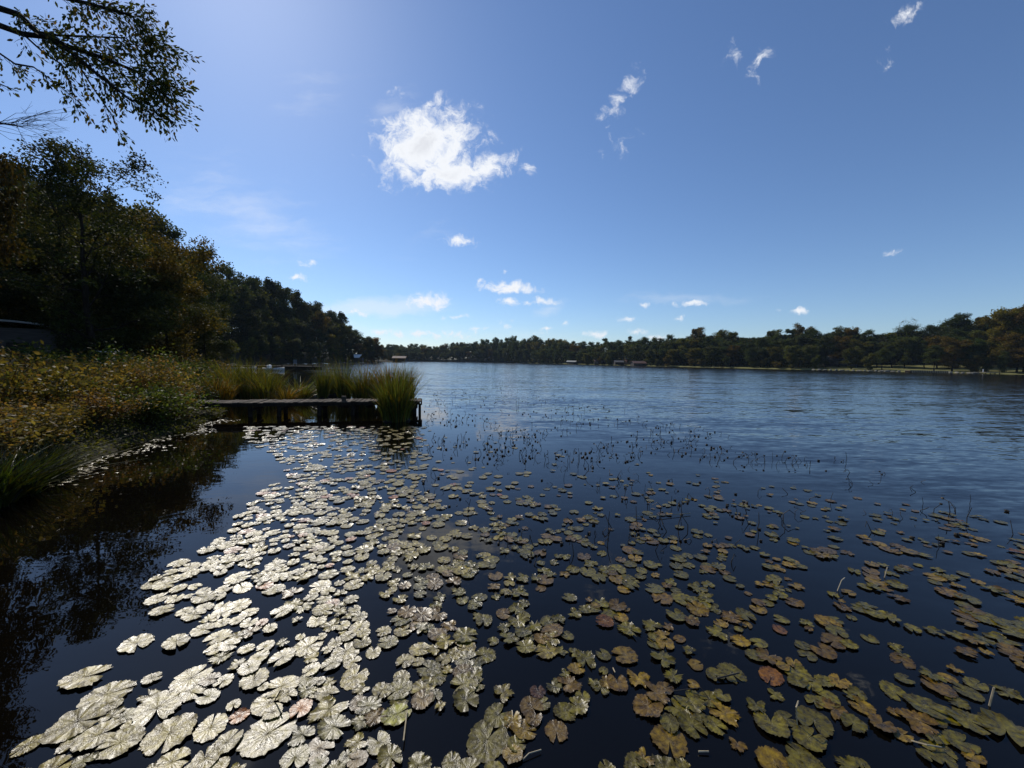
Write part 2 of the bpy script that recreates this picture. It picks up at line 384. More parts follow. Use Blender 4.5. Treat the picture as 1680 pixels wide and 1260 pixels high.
va = N(t, 'ShaderNodeVectorMath', operation='ADD'); L(t, vs_.outputs[0], va.inputs[0]); L(t, bs_.outputs[0], va.inputs[1])
vn = N(t, 'ShaderNodeVectorMath', operation='NORMALIZE'); L(t, va.outputs[0], vn.inputs[0])
nrm = bump(t, waves(3.0, .6, 30, 2), .004, .5, vn.outputs[0])
dist_ = math_n(t, 'SQRT', math_n(t, 'ADD', math_n(t, 'MULTIPLY', sp.outputs[0], sp.outputs[0]), math_n(t, 'MULTIPLY', sp.outputs[1], sp.outputs[1])))
rg = math_n(t, 'MULTIPLY_ADD', math_n(t, 'MULTIPLY', open_, maprange(t, dist_, 6, 30)), .10, .010)
p = N(t, 'ShaderNodeBsdfPrincipled'); p.inputs['Base Color'].default_value = (.0026, .0020, .0012, 1); L(t, rg, p.inputs['Roughness']); p.inputs['IOR'].default_value = 1.33
L(t, nrm, p.inputs['Normal']); L(t, p.outputs[0], o.inputs[0])
M_WATER = m
b = MB(); b.add([(-400, -60, 0), (700, -60, 0), (700, 700, 0), (-400, 700, 0)], [[0, 1, 2, 3]])
tag(b.obj('water', M_WATER), kind='structure')

# ---------------------------------------------------------------- trees
def unit(v): return v / (np.linalg.norm(v) + 1e-9)
def tree_parts(seed, H, R, base, kind, nleaf, leaf, trunk_r, lean=0.03, nl=14, airy=0.0, clump=.17):
    rng = np.random.default_rng(seed)
    wood = MB(); fol = MB()
    nt_ = 9; tt = np.linspace(0, 1, nt_)
    drift = np.cumsum(rng.normal(0, lean, (nt_, 2)), 0) * H / nt_ * 2; drift[0] = 0
    top = .93 if kind != 'pine' else .97
    TP = np.column_stack([drift, tt * H * top])
    wood.tube(TP, trunk_r * (1 - tt * .88) * (1 + .5 * np.exp(-tt * 25)), 8)
    def tr(u): return np.array([np.interp(u, tt, TP[:, k]) for k in range(3)])
    cents = []; ga = rng.uniform(0, 6.28)
    for i in range(nl):
        u = base + (1 - base) * ((i + .5) / nl) ** (.85) * .98
        s0 = tr(u * .98 if kind != 'pine' else u)
        az = ga + i * 2.4 + rng.normal(0, .35)
        prof = {'broad': sqrt(max(.06, 1 - ((u - .62) / .50) ** 2)), 'pine': .35 + .75 * sin(pi * min(1, (u - base) / (1 - base) * .75 + .2)), 'cone': 1.12 - u}[kind if kind in ('pine', 'cone') else 'broad']
        Ln = R * prof * rng.uniform(.7, 1.18)
        el = {'broad': rng.uniform(.15, .75) + u * .35, 'pine': rng.uniform(-.05, .35) + (.5 if u > .9 else 0), 'cone': .1}[kind]
        d0 = np.array([cos(az) * cos(el), sin(az) * cos(el), sin(el)])
        pts = [s0]
        for k in range(4):
            d0 = unit(d0 + rng.normal(0, .16, 3) + np.array([0, 0, .05 if kind != 'pine' else .04])); pts.append(pts[-1] + d0 * Ln / 4)
        pts = np.array(pts)
        r0 = trunk_r * (1 - u * .8) * .42
        wood.tube(pts, np.linspace(r0, r0 * .25, 5), 5)
        cents += [pts[-1], pts[3]]
        if u > .4: cents.append(pts[2])
        for k in range(4):
            j = rng.integers(1, 4); a2 = rng.normal(0, .75, 3); a2[2] = abs(a2[2]) * .6
            dd = unit(pts[j + 1] - pts[j] + a2); l2 = Ln * rng.uniform(.28, .5)
            e = pts[j] + dd * l2; mid = pts[j] + dd * l2 * .5 + rng.normal(0, .04, 3) * l2
            wood.tube([pts[j], mid, e], [r0 * .4, r0 * .3, r0 * .12], 4); cents.append(e)
            if airy and rng.random() < airy:
                for _ in range(2):
                    e2 = e + unit(dd + rng.normal(0, .5, 3)) * l2 * .5; wood.tube([e, e2], [r0 * .15, r0 * .06], 3); cents.append(e2)
    cents.append(TP[-1]); cents = np.array(cents)
    wgt = rng.uniform(.35, 1.3, len(cents)); wgt /= wgt.sum()
    ci = rng.choice(len(cents), nleaf, p=wgt)
    cr = R * clump * rng.uniform(.7, 1.4, len(cents)) * (1.15 if kind == 'pine' else 1.0)
    dv = rng.normal(size=(nleaf, 3)); dv /= np.linalg.norm(dv, axis=1, keepdims=True)
    rr = rng.uniform(0, 1, nleaf) ** .45
    off = dv * rr[:, None] * cr[ci][:, None] * np.array([1.25, 1.25, .8 if kind == 'pine' else .85])
    C = cents[ci] + off
    ct = rng.uniform(.7, 1.25, (len(cents), 1)) * np.array([[1, 1, 1]]) + rng.normal(0, .06, (len(cents), 3))
    fol.leaves(C, leaf * (1.5 if kind == 'pine' else 1.2), leaf * (.55 if kind == 'pine' else .8), rng, .35, tint=np.clip(ct[ci], .3, 1.6))
    return wood.mesh('trunk', M_BARK), fol.mesh('crown', M_LEAF)
PROTO = {}
def proto(key, *a, **k):
    PROTO[key] = tree_parts(*a, **k)
for s in range(5): proto(('broad', s), 10 + s, 15, 5.0, .10, 'broad', 12000, .38, .24, nl=20, clump=.2)
for s in range(4): proto(('pine', s), 30 + s, 18, 3.9, .34, 'pine', 9000, .38, .22, nl=20, clump=.25)
for s in range(2): proto(('tallpine', s), 40 + s, 20, 3.4, .62, 'pine', 4200, .42, .20, nl=11, clump=.27)
for s in range(2): proto(('bare', s), 50 + s, 15, 4.6, .45, 'broad', 900, .30, .2, nl=14, airy=.8)
for s in range(3): proto(('bushy', s), 60 + s, 5, 3.0, .05, 'broad', 5000, .34, .1, nl=12, clump=.24)
PH = {'broad': 15, 'pine': 18, 'tallpine': 20, 'bare': 15, 'bushy': 5}
KEYS = {}
for (k, s) in PROTO: KEYS.setdefault(k, []).append(s)
def place_tree(kind, X, Y, H, colr, rng, label, group=None, cat='tree', name=None, wide=None, z=None, seed=None):
    s = KEYS[kind][int(rng.integers(len(KEYS[kind])))] if seed is None else seed
    z = float(ground_z(X, Y)) - .12 if z is None else z
    nm = name or {'broad': 'broadleaf_tree', 'pine': 'pine_tree', 'tallpine': 'pine_tree', 'bare': 'bare_tree', 'bushy': 'waterside_bush'}.get(kind, 'broadleaf_tree')
    root = empty(nm, (X, Y, z), rng.uniform(0, 6.28))
    k = H / PH[kind]; wd = (k ** .5 if wide is None else wide)
    root.scale = (wd, wd, k)
    tk, cr = PROTO[(kind, s)]
    a = bpy.data.objects.new('trunk', tk); c = bpy.data.objects.new('crown', cr)
    for o_ in (a, c): COL.objects.link(o_)
    adopt(root, a, c); c.color = (*colr, 1)
    tag(root, label, cat, group)
    return root
GREENS = [(.9, .95, .9), (.7, .85, .75), (1.1, 1.1, .85), (.8, .8, .7), (1.3, 1.2, .8), (.65, .7, .7)]
RUST = (2.9, 1.3, .7); GOLD = (2.4, 1.8, .8); BROWN = (2.0, 1.25, .8)
ORD = ['first', 'second', 'third', 'fourth', 'fifth', 'sixth', 'seventh', 'eighth', 'ninth', 'tenth', 'eleventh', 'twelfth', 'thirteenth', 'fourteenth', 'fifteenth', 'sixteenth', 'seventeenth', 'eighteenth', 'nineteenth']
for tn_, te_ in (('twentieth', 'twenty'), ('thirtieth', 'thirty'), ('fortieth', 'forty'), ('fiftieth', 'fifty'), ('sixtieth', 'sixty'), ('seventieth', 'seventy')):
    ORD += [tn_] + [te_ + '-' + q for q in ORD[:9]]
SKYL = np.array([(-200, 230), (-60, 245), (0, 255), (60, 285), (110, 305), (180, 330), (240, 352), (290, 375), (335, 410), (400, 450), (450, 472), (500, 488), (540, 510), (560, 522), (600, 547), (640, 572), (652, 578)])
SKYR = np.array([(640, 568), (700, 568), (714, 571), (740, 564), (800, 560), (860, 556), (920, 558), (960, 566), (1000, 560), (1050, 558), (1100, 556), (1150, 548), (1200, 551), (1240, 553), (1270, 548), (1320, 545), (1340, 548), (1380, 545), (1430, 551), (1470, 541), (1500, 540), (1520, 545), (1570, 526), (1610, 532), (1640, 518), (1680, 508), (1760, 492), (1900, 470)])
def hz(px): return 592 + (px - 840) * .0135
def shore_depth(px):
    r = ray(px, hz(px)); u = r[0] / r[1]
    Yg = np.arange(20.0, 600, 1.0); sd = lake_sd(u * Yg, Yg)
    k = np.where((sd[1:] > 0) & (sd[:-1] <= 0))[0]
    return Yg[k[-1]] if len(k) else 60.0
rng = np.random.default_rng(4)
TREES = []      # (kind, px, X, Y, H, colour, zone, row)
# left hill, four ranks of crowns climbing away from the water
for row, frac in enumerate((.34, .58, .80, 1.0)):
    px = -150.0
    while px < 648:
        if px < 335: d = (40, 52, 64, 78)[row] + rng.uniform(-4, 4)
        else:
            sdp = 78 if px < 350 else shore_depth(px)
            d = sdp + (4, 14, 26, 38)[row] * (1 if px < 560 else .45) + rng.uniform(-2, 3)
        pj = px + rng.uniform(-5, 5)
        ys = np.interp(pj, SKYL[:, 0], SKYL[:, 1]); y0 = hz(pj) + 8
        ty = y0 + (ys - y0) * frac * rng.uniform(.94, 1.02) + (rng.uniform(-4, 6) if row == 3 else 0)
        top = at(pj, ty, d); g = float(ground_z(top[0], d)); H = top[2] - g
        H = float(np.clip(H, 6, 27))
        kind = rng.choice(['broad', 'broad', 'broad', 'pine'] if row < 3 else ['broad', 'pine', 'pine', 'broad'])
        cl = GREENS[rng.integers(6)]
        r_ = rng.random()
        if r_ < .07: cl = RUST
        elif r_ < .16: cl = BROWN
        elif r_ < .22: cl = GOLD
        if kind == 'pine': cl = [(.6, .75, .7), (.75, .85, .7), (.5, .62, .6)][rng.integers(3)]
        TREES.append((kind, pj, top[0], d, H, cl, 'hill', row))
        px += FPX * (6.6 if kind == 'broad' else 5.6) / d * rng.uniform(.85, 1.15)
for row, frac in enumerate((.60, .84, 1.0)):
    px = 655.0
    while px < 1790:
        sdp = shore_depth(px); big = px > 1240
        d = sdp + (6, 17, 30)[row] + rng.uniform(-2, 3)
        pj = px + rng.uniform(-3, 3)
        ys = np.interp(pj, SKYR[:, 0], SKYR[:, 1]); y0 = hz(pj) + 4
        ty = y0 + (ys - y0) * frac * rng.uniform(.86, 1.06)
        if row == 2: ty = y0 + (ys - y0) * rng.uniform(.88, 1.12)
        top = at(pj, ty, d); g = float(ground_z(top[0], d)); H = float(np.clip(top[2] - g, 5, 26))
        kind = rng.choice(['broad', 'pine', 'broad'] if row < 2 else ['pine', 'broad', 'tallpine', 'pine'])
        cl = GREENS[rng.integers(6)]
        if kind != 'broad': cl = [(.6, .75, .7), (.75, .85, .7), (.5, .62, .6)][rng.integers(3)]
        elif rng.random() < .34: cl = [BROWN, GOLD, (1.7, 1.4, .8)][rng.integers(3)]
        if row == 0 and (1010 < pj < 1066): px += 12; continue
        if row == 0 and 1340 < pj < 1660 and rng.random() < .45: px += 22; continue
        TREES.append((kind, pj, top[0], d, H, cl, 'right' if big else 'far', row))
        px += FPX * (6.8 if kind == 'broad' else 5.4) / d * rng.uniform(.9, 1.15)
CN = {RUST: 'rust orange', GOLD: 'golden green', BROWN: 'brown-tinged', (1.7, 1.4, .8): 'yellow-green'}
KN = {'broad': 'broadleaf tree', 'pine': 'pine', 'tallpine': 'bare-trunked pine'}
ZN = {'hill': ["at the left hill's foot", "on the left hill's lower slope", "on the left hill's upper slope", "on the left hill's skyline"],
      'far': ["at the far centre shore's edge", "amid the far centre wood", "on the far centre wood's skyline"],
      'right': ["at the right shore's edge", "amid the right shore's wood", "on the right shore's skyline"]}
for px in np.arange(606, 662, 6.5):
    ty = np.interp(px, [606, 640, 662], [569, 567, 567]) + rng.uniform(-2, 3); tp = at(px, ty, 445); TREES.append((['broad', 'pine'][int(rng.integers(2))], px, tp[0], 445.0, float(np.clip(tp[2] - float(ground_z(tp[0], 445)), 6, 24)), GREENS[1], 'far', 2))
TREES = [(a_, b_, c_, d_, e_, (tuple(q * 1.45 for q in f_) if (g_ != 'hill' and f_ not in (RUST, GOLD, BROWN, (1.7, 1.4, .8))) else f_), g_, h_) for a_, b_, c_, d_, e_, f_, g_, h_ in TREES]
cnt = {}; tot = {}
lst = sorted(TREES, key=lambda q: q[1])
def tkey(q): return (CN.get(q[5], 'dark green'), KN[q[0]], ZN[q[6]][q[7]])
for q in lst:
    if -20 < q[1] < 1700: tot[tkey(q)] = tot.get(tkey(q), 0) + 1
for q in lst:
    k = tkey(q); inside = -20 < q[1] < 1700
    if inside: cnt[k] = cnt.get(k, 0) + 1
    if not inside: lab = '%s %s just outside the view %s' % k; grp = 'trees on the lake shores beyond the view'
    elif tot[k] == 1: lab = 'the one %s %s %s' % k; grp = {'hill': 'trees on the left hill', 'far': 'trees on the far centre shore', 'right': 'trees on the right shore'}[q[6]]
    else: lab = '%s %s %s from the left %s' % (ORD[cnt[k] - 1], *k); grp = {'hill': 'trees on the left hill', 'far': 'trees on the far centre shore', 'right': 'trees on the right shore'}[q[6]]
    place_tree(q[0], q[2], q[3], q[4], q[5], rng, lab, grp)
# bare-topped trees on the right skyline and the golden ones at the right edge
for px, py, d, lab in [(1478, 536, 165, 'nearly bare tree with thin twiggy top, left one of two above right shore'), (1502, 533, 166, 'nearly bare tree with thin twiggy top, right one of two above right shore')]:
    tp = at(px, py, d); place_tree('bare', tp[0], d, tp[2] - float(ground_z(tp[0], d)), (1.6, 1.2, .9), rng, lab, 'bare trees on the right skyline', wide=.8)
for px, py, d, c, lab in [(1655, 512, 112 + 12, GOLD, 'tall golden autumn tree rising above the others at the right edge'), (1690, 505, 112 + 9, BROWN, 'brown autumn tree cut by the right edge'),
                          (1572, 523, 150, (.6, .75, .7), 'tall flat-topped pine standing above the right shore wood')]:
    tp = at(px, py, d); place_tree('pine' if 'pine' in lab else 'broad', tp[0], d, tp[2] - float(ground_z(tp[0], d)), c, rng, lab, 'trees on the right shore', wide=1.15)
# waterside bushes along the far and right shores
BUSH = []
px = 835.0
while px < 1700:
    sdp = shore_depth(px); d = sdp + 2.5 + rng.uniform(0, 2)
    if not (915 < px < 955 or 1012 < px < 1066 or 1480 < px < 1560 or 1340 < px < 1420) and rng.random() < .8:
        r = ray(px, hz(px)); BUSH.append((px, r[0] / r[1] * d, d, rng.uniform(2.2, 5.0)))
    px += FPX * 4.5 / d * rng.uniform(.8, 1.6)
px = 372.0
while px < 640:
    sdp = shore_depth(px); d = sdp + 2 + rng.uniform(0, 2); r = ray(px, hz(px)); BUSH.append((px, r[0] / r[1] * d, d, rng.uniform(3, 6)))
    px += FPX * 5 / d * rng.uniform(.8, 1.4)
BUSH.sort(); nb_ = {'foot of the left hill': 0, 'far centre shore': 0, 'right shore': 0}
for q in BUSH:
    zn = 'foot of the left hill' if q[0] < 660 else 'far centre shore' if q[0] < 1240 else 'right shore'; nb_[zn] += 1
    cl = [(.9, 1, .8), (1.6, 1.4, .8), (1.3, 1.3, .8), (2.0, 1.4, .9)][int(rng.integers(4))]
    place_tree('bushy', q[1], q[2], q[3], cl, rng, '%s low rounded water edge bush from the left along the %s' % (ORD[nb_[zn] - 1], zn), 'bushes on the ' + zn, 'bush', wide=rng.uniform(.5, .95))
# massed wood behind the trees one can tell apart
b = MB(); r2 = np.random.default_rng(9)
def wood_mass(pxs, dfun, fr, n, leaf):
    P = []
    for _ in range(n):
        px = r2.uniform(*pxs); d0, d1 = dfun(px); d = r2.uniform(d0, d1)
        sk = SKYL if px < 652 and d < 330 else SKYR
        ys = np.interp(px, sk[:, 0], sk[:, 1]); y0 = hz(px) + 3
        r = ray(px, hz(px)); X = r[0] / r[1] * d; P.append((px, X, d, ys, y0))
    P = np.array(P); g = ground_z(P[:, 1], P[:, 2])
    zt = CAM_H + (hz(P[:, 0]) - (P[:, 4] + (P[:, 3] - P[:, 4]) * fr)) / FPX * P[:, 2]
    z = g + (zt - g) * r2.uniform(0, 1, len(P)) ** .8 * (1 - .12 * np.abs(wob(P[:, 1], P[:, 2], .5)))
    z = np.maximum(z, g)
    b.leaves(np.column_stack([P[:, 1], P[:, 2], z]), leaf, leaf * .8, r2, tint=np.clip(.8 + .5 * wob(P[:, 1], P[:, 2], .13)[:, None] + r2.normal(0, .1, (len(P), 3)), .3, 1.6))
wood_mass((-150, 335), lambda p: (70, 95), .84, 16000, .8)
def sdc(px, _c={}):
    k = round(px / 6)
    if k not in _c: _c[k] = shore_depth(k * 6)
    return _c[k]
wood_mass((345, 640), lambda p: (sdc(p) + (22 if p < 560 else 12), sdc(p) + (48 if p < 560 else 22)), .84, 16000, .8)
wood_mass((655, 1790), lambda p: (sdc(p) + 24, sdc(p) + 50), .95, 110000, 1.1)
wood_mass((655, 1330), lambda p: (sdc(p) + 8, sdc(p) + 24), .55, 36000, .9)
wood_mass((-150, 345), lambda p: (44, 70), .45, 14000, .6)
P = np.column_stack([r2.uniform(-160, -105, 9000), r2.uniform(440, 480, 9000), np.zeros(9000)]); P[:, 2] = ground_z(P[:, 0], P[:, 1]) + r2.uniform(0, 13, 9000); b.leaves(P, 1.1, .9, r2)
o_ = b.obj('distant_wood', M_LEAF); o_.color = (.7, .8, .7, 1)
tag(o_, 'dark mass of woodland closing the gaps behind the shore trees', 'woodland', kind='stuff')

# ---------------------------------------------------------------- near left bank: trees
proto(('near', 0), 71, 11.5, 3.1, .08, 'broad', 12500, .12, .17, lean=.035, nl=20, airy=.9, clump=.14)
proto(('near', 1), 73, 10.5, 3.9, .10, 'broad', 30000, .14, .16, lean=.04, nl=20, airy=.5, clump=.15)
proto(('near', 2), 75, 6.0, 2.7, .05, 'broad', 24000, .11, .09, lean=.04, nl=18, airy=.5, clump=.18)
proto(('near', 3), 77, 11.0, 4.3, .12, 'broad', 30000, .15, .18, lean=.03, nl=22, airy=.3, clump=.15)
PH['near'] = 10.5; KEYS['near'] = [0, 1, 2, 3]
H0 = {0: 11.5, 1: 10.5, 2: 6.0, 3: 11.0}
rng = np.random.default_rng(21)
NEAR = [(0, 132, 18.5, 256, (.75, .8, .7), 1.0, 'tall slender dark tree with airy top, its trunk rising from the left bank shrubs'),
        (0, 92, 20.5, 275, (.8, .8, .8), .72, 'thin airy tree just left of the tall slender dark tree'),
        (2, 268, 25, 432, (2.0, 1.35, .9), 1.15, 'brownish autumn tree with speckled leaves in front of the left hill'),
        (1, 205, 27, 425, (.8, .95, .75), 1.0, 'dark green tree behind and right of the tall slender dark tree'),
        (3, 28, 25, 385, (.9, .75, .55), 1.0, 'dark brownish spreading tree at the left edge above the dark shed'),
        (1, -75, 20, 320, (.8, .8, .7), 1.0, 'dark tree cut by the left edge of the view'),
        (3, 165, 33, 402, (1.0, 1.1, .6), .9, 'dull green tree filling the gap behind the tall slender dark tree'),
        (2, 95, 23, 432, (1.3, 1.1, .7), 1.2, 'small olive tree left of the tall slender trunk'),
        (2, 190, 22, 468, (.9, 1.0, .8), 1.2, 'small dark tree right of the tall slender trunk'),
        (3, 250, 40, 425, (.8, .9, .75), .8, 'dark broad tree behind the brownish autumn tree'),
        (1, 318, 46, 462, (.75, .9, .75), .75, 'dark tree just right of the brownish autumn tree'),
        (2, 335, 34, 520, (1.0, 1.0, .8), .9, 'low dark green tree at the corner of the left bank'),
        (3, -20, 33, 345, (1.0, .9, .7), 1.0, 'brown-green tree at the far left edge behind the shed'),
        (2, 20, 30, 452, (.6, .7, .6), 1.2, 'low dark tree behind the shed roof')]
for s, px, d, ty, c, wd, lab in NEAR:
    tp = at(px, ty, d); gz = float(ground_z(tp[0], d)) - .1
    r_ = place_tree('near', tp[0], d, PH['near'] * (tp[2] - gz) / H0[s], tuple(q * .8 for q in c), rng, lab, 'trees on the near left bank', seed=s, wide=wd)

# shrubs
def shrub_parts(seed, R, H, n, leaf):
    rg = np.random.default_rng(seed); wd = MB(); fo = MB(); C = []
    for i in range(16):
        az = rg.uniform(0, 6.28); el = rg.uniform(.5, 1.45); Ln = H * rg.uniform(.75, 1.15)
        tip = np.array([cos(az) * cos(el) * R / H * 1.3, sin(az) * cos(el) * R / H * 1.3, sin(el)]) * Ln
        mid = tip * .5 + rg.normal(0, .05, 3); mid[2] += .06 * H
        s0 = np.array([rg.normal(0, .06) * R, rg.normal(0, .06) * R, 0])
        wd.tube([s0, mid, tip], [.012, .008, .003], 4)
        for u in np.linspace(.25, 1, 7):
            q_ = s0 * (1 - u) ** 2 + 2 * mid * u * (1 - u) + tip * u * u; C.append(q_)
    C = np.array(C); ci = rg.integers(0, len(C), n)
    P = C[ci] + rg.normal(0, 1, (n, 3)) * np.array([.17, .17, .13]) * R; P[:, 2] = np.abs(P[:, 2])
    tn = rg.uniform(.65, 1.35, (len(C), 1)) * np.ones((1, 3)) + rg.normal(0, .1, (len(C), 3))
    fo.leaves(P, leaf * 1.3, leaf * .62, rg, .25, tint=np.clip(tn[ci], .3, 1.8))
    return wd.mesh('stems', M_BARK), fo.mesh('foliage', M_SHRUB)
SHR = [shrub_parts(100 + k, 1.0, 1.15, 3600 + 400 * k, .075) for k in range(5)]
def place_shrub(k, X, Y, sc, c, lab, grp, hs=1.0):
    z = float(ground_z(X, Y)) - .05
    root = empty('shrub', (X, Y, z), rng.uniform(0, 6.28)); root.scale = (sc, sc, sc * hs)
    a = bpy.data.objects.new('stems', SHR[k][0]); f_ = bpy.data.objects.new('foliage', SHR[k][1])
    for o_ in (a, f_): COL.objects.link(o_)
    adopt(root, a, f_); f_.color = (*c, 1); tag(root, lab, 'shrub', grp)
SC = [('golden brown', (1.4, 1.2, .8)), ('tan', (1.4, 1.1, .85)), ('olive green', (.75, 1.05, .6)), ('dark green', (.35, .55, .45)), ('reddish brown', (1.2, .78, .6))]
SP = []
for _ in range(4000):
    Y = rng.uniform(4.6, 27); X = rng.uniform(-26, -7.2); sd = float(lake_sd(X, Y))
    if sd < .75 or sd > 13: continue
    px, py = to_px(X, Y, 0.4)
    if px < -110 or px > 352: continue
    if px > 300 and Y < 14: continue
    r = rng.uniform(.75, 1.15)
    if any((X - a[0]) ** 2 + (Y - a[1]) ** 2 < (.62 * (r + a[2])) ** 2 for a in SP): continue
    SP.append((X, Y, r, sd, float(px)))
    if len(SP) >= 95: break
SP.sort(key=lambda a: a[4]); cn = {}
for X, Y, r, sd, px in SP:
    if sd < 1.7: ck = rng.choice([0, 1, 1, 3, 2, 4])
    elif Y < 12: ck = rng.choice([0, 0, 1, 4, 0])
    else: ck = rng.choice([0, 1, 2, 2, 3, 2])
    rank = 'at the bank water edge' if sd < 1.7 else 'in the bank thicket front' if Y < 10.5 else 'in the bank thicket back'
    k = (SC[ck][0], rank); cn[k] = cn.get(k, 0) + 1
    hs = 1.0 if sd > 1.7 else .75
    cc = np.array(SC[ck][1]) * rng.uniform(.8, 1.2)
    place_shrub(int(rng.integers(5)), X, Y, r * (1.05 if sd < 1.7 else 1.25), tuple(cc), '%s %s shrub from the left %s' % (ORD[cn[k] - 1], *k), 'shrubs of the left bank', hs)
for px, d, ty, ck, lab in [(75, 14.5, 570, 3, 'tall dark green leafy shrub standing left of the slender trunk'), (22, 13, 592, 2, 'olive leafy shrub below the dark shed'), (222, 16, 578, 2, 'bright olive shrub right of the slender trunk'), (300, 19, 590, 2, 'olive shrub on the point above the pier landing'),
                           (165, 15, 598, 0, 'golden shrub right beside the slender trunk'), (330, 24, 590, 0, 'tan feathery shrub at the back of the point')]:
    tp = at(px, ty, d); gz = float(ground_z(tp[0], d)); k = (tp[2] - gz) / 1.15
    place_shrub(int(rng.integers(5)), tp[0], d, k, SC[ck][1], lab, 'shrubs of the left bank')
# ground cover that nobody could count
b = MB(); r2 = np.random.default_rng(5); n = 230000
Yc = r2.uniform(2.5, 34, n); Xc = r2.uniform(-36, -6.9, n); sdv = lake_sd(Xc, Yc)
kp = (sdv > -.05) & (sdv < 22) & (r2.uniform(0, 1, n) < np.interp(sdv, [0, 2.5, 3.5, 22], [1, 1, .5, .35])); Xc, Yc, sdv = Xc[kp], Yc[kp], sdv[kp]
hh = (.16 + .34 * sm((sdv - .1) / 1.6)) * (.6 + .5 * np.abs(wob(Xc, Yc, .9)))
Zc = ground_z(Xc, Yc) + hh * r2.uniform(0, 1, len(Xc))
tn = np.where((sdv < 1.0)[:, None], np.array([[.8, .95, .5]]), np.array([[1.1, .95, .65]])) * r2.uniform(.6, 1.3, (len(Xc), 1))
b.leaves(np.column_stack([Xc, Yc, Zc]), .085, .045, r2, .4, tint=tn)
tag(b.obj('undergrowth', M_SHRUB), 'low leafy undergrowth and weeds covering the left bank', 'undergrowth', kind='stuff')

# ---------------------------------------------------------------- sedge clumps
def sedge(seed, n, rb, H, lean=.28, wdt=.040):
    rg = np.random.default_rng(seed); m_ = MB()
    az = rg.uniform(0, 6.28, n); r0 = rb * np.sqrt(rg.uniform(0, 1, n)); out = az + rg.normal(0, .7, n)
    Ln = H * rg.uniform(.5, 1.22, n) * (1.05 - .25 * r0 / rb); ln = lean * (.25 + r0 / rb) * rg.uniform(.3, 1.5, n)
    rg2 = rg.random(n); base = np.stack([r0 * np.cos(az), r0 * np.sin(az), np.full(n, -.12)], -1)
    sdir_ = rg.uniform(0, 6.28, n); sv = np.stack([np.cos(sdir_), np.sin(sdir_), np.zeros(n)], -1)
    Vs = []; U = np.linspace(0, 1, 5)
    for u in U:
        hx = ln * Ln * (u ** 3.0) * .9 * (1 + .8 * (rg2 < .25)) + ln * Ln * u * .35
        P = base + np.stack([np.cos(out) * hx, np.sin(out) * hx, Ln * (u - .22 * ln * u ** 2.2)], -1)
        wv_ = wdt * (1 - u * .93) * .5
        Vs += [P - sv * wv_, P + sv * wv_]
    V_ = np.stack(Vs, 1); ids = np.arange(n)[:, None] * 10
    for k in range(4):
        q_ = np.array([0, 1, 3, 2]) + 2 * k
        pass
    F_ = np.concatenate([ids + (np.array([0, 1, 3, 2]) + 2 * k)[None] for k in range(4)], 0)
    rn = np.tile(rg.uniform(0, 1, n), 4); tb = rg.uniform(.25, 1.9, (n, 1)) * np.ones((1, 3)); old = rg.random(n) < .22; tb[old] = np.array([2.1, 1.25, .7]) * rg.uniform(.5, 1.1, (old.sum(), 1))
    m_.add(V_.reshape(-1, 3), F_, rn, tint=np.tile(tb, (4, 1)))
    return m_.mesh('blades', M_SEDGE)
SED = [sedge(200, 720, .42, 1.75), sedge(201, 420, .26, 1.5, .32), sedge(202, 600, .5, 1.3, .40), sedge(203, 300, .22, 1.1, .5)]
def tussock_mesh(seed):
    rg = np.random.default_rng(seed); m_ = MB(); rows, sg = 6, 14; Vv = []
    for a_ in range(rows + 1):
        th = a_ / rows * pi / 2
        for c_ in range(sg):
            ph = c_ / sg * 2 * pi; k = 1 + .12 * sin(3 * ph + seed) + rg.normal(0, .05)
            Vv.append((cos(th) * cos(ph) * k * .5, cos(th) * sin(ph) * k * .5, -.25 + sin(th) * .5))
    Fv = [[a_ * sg + c_, a_ * sg + (c_ + 1) % sg, (a_ + 1) * sg + (c_ + 1) % sg, (a_ + 1) * sg + c_] for a_ in range(rows) for c_ in range(sg)]
    m_.add(Vv, Fv); return m_.mesh('root_mound', M_DARKWOOD, True)
TUS = tussock_mesh(3)
def place_sedge(k, X, Y, Hs, ws, c, lab, z=None, mound=True):
    z = max(0, float(ground_z(X, Y))) if z is None else z
    root = empty('sedge_clump', (X, Y, z), rng.uniform(0, 6.28)); root.scale = (ws, ws, Hs)
    a = bpy.data.objects.new('blades', SED[k]); COL.objects.link(a); a.color = (*c, 1); adopt(root, a)
    if mound and k in (0, 1) and ground_z(X, Y) < -.05: m_ = bpy.data.objects.new('root_mound', TUS); COL.objects.link(m_); adopt(root, m_)
    tag(root, lab, 'sedge', 'sedge clumps round the pier')
OL = (1.0, 1.05, .8); BRN = (1.7, 1.05, .7); YG = (1.25, 1.15, .7)
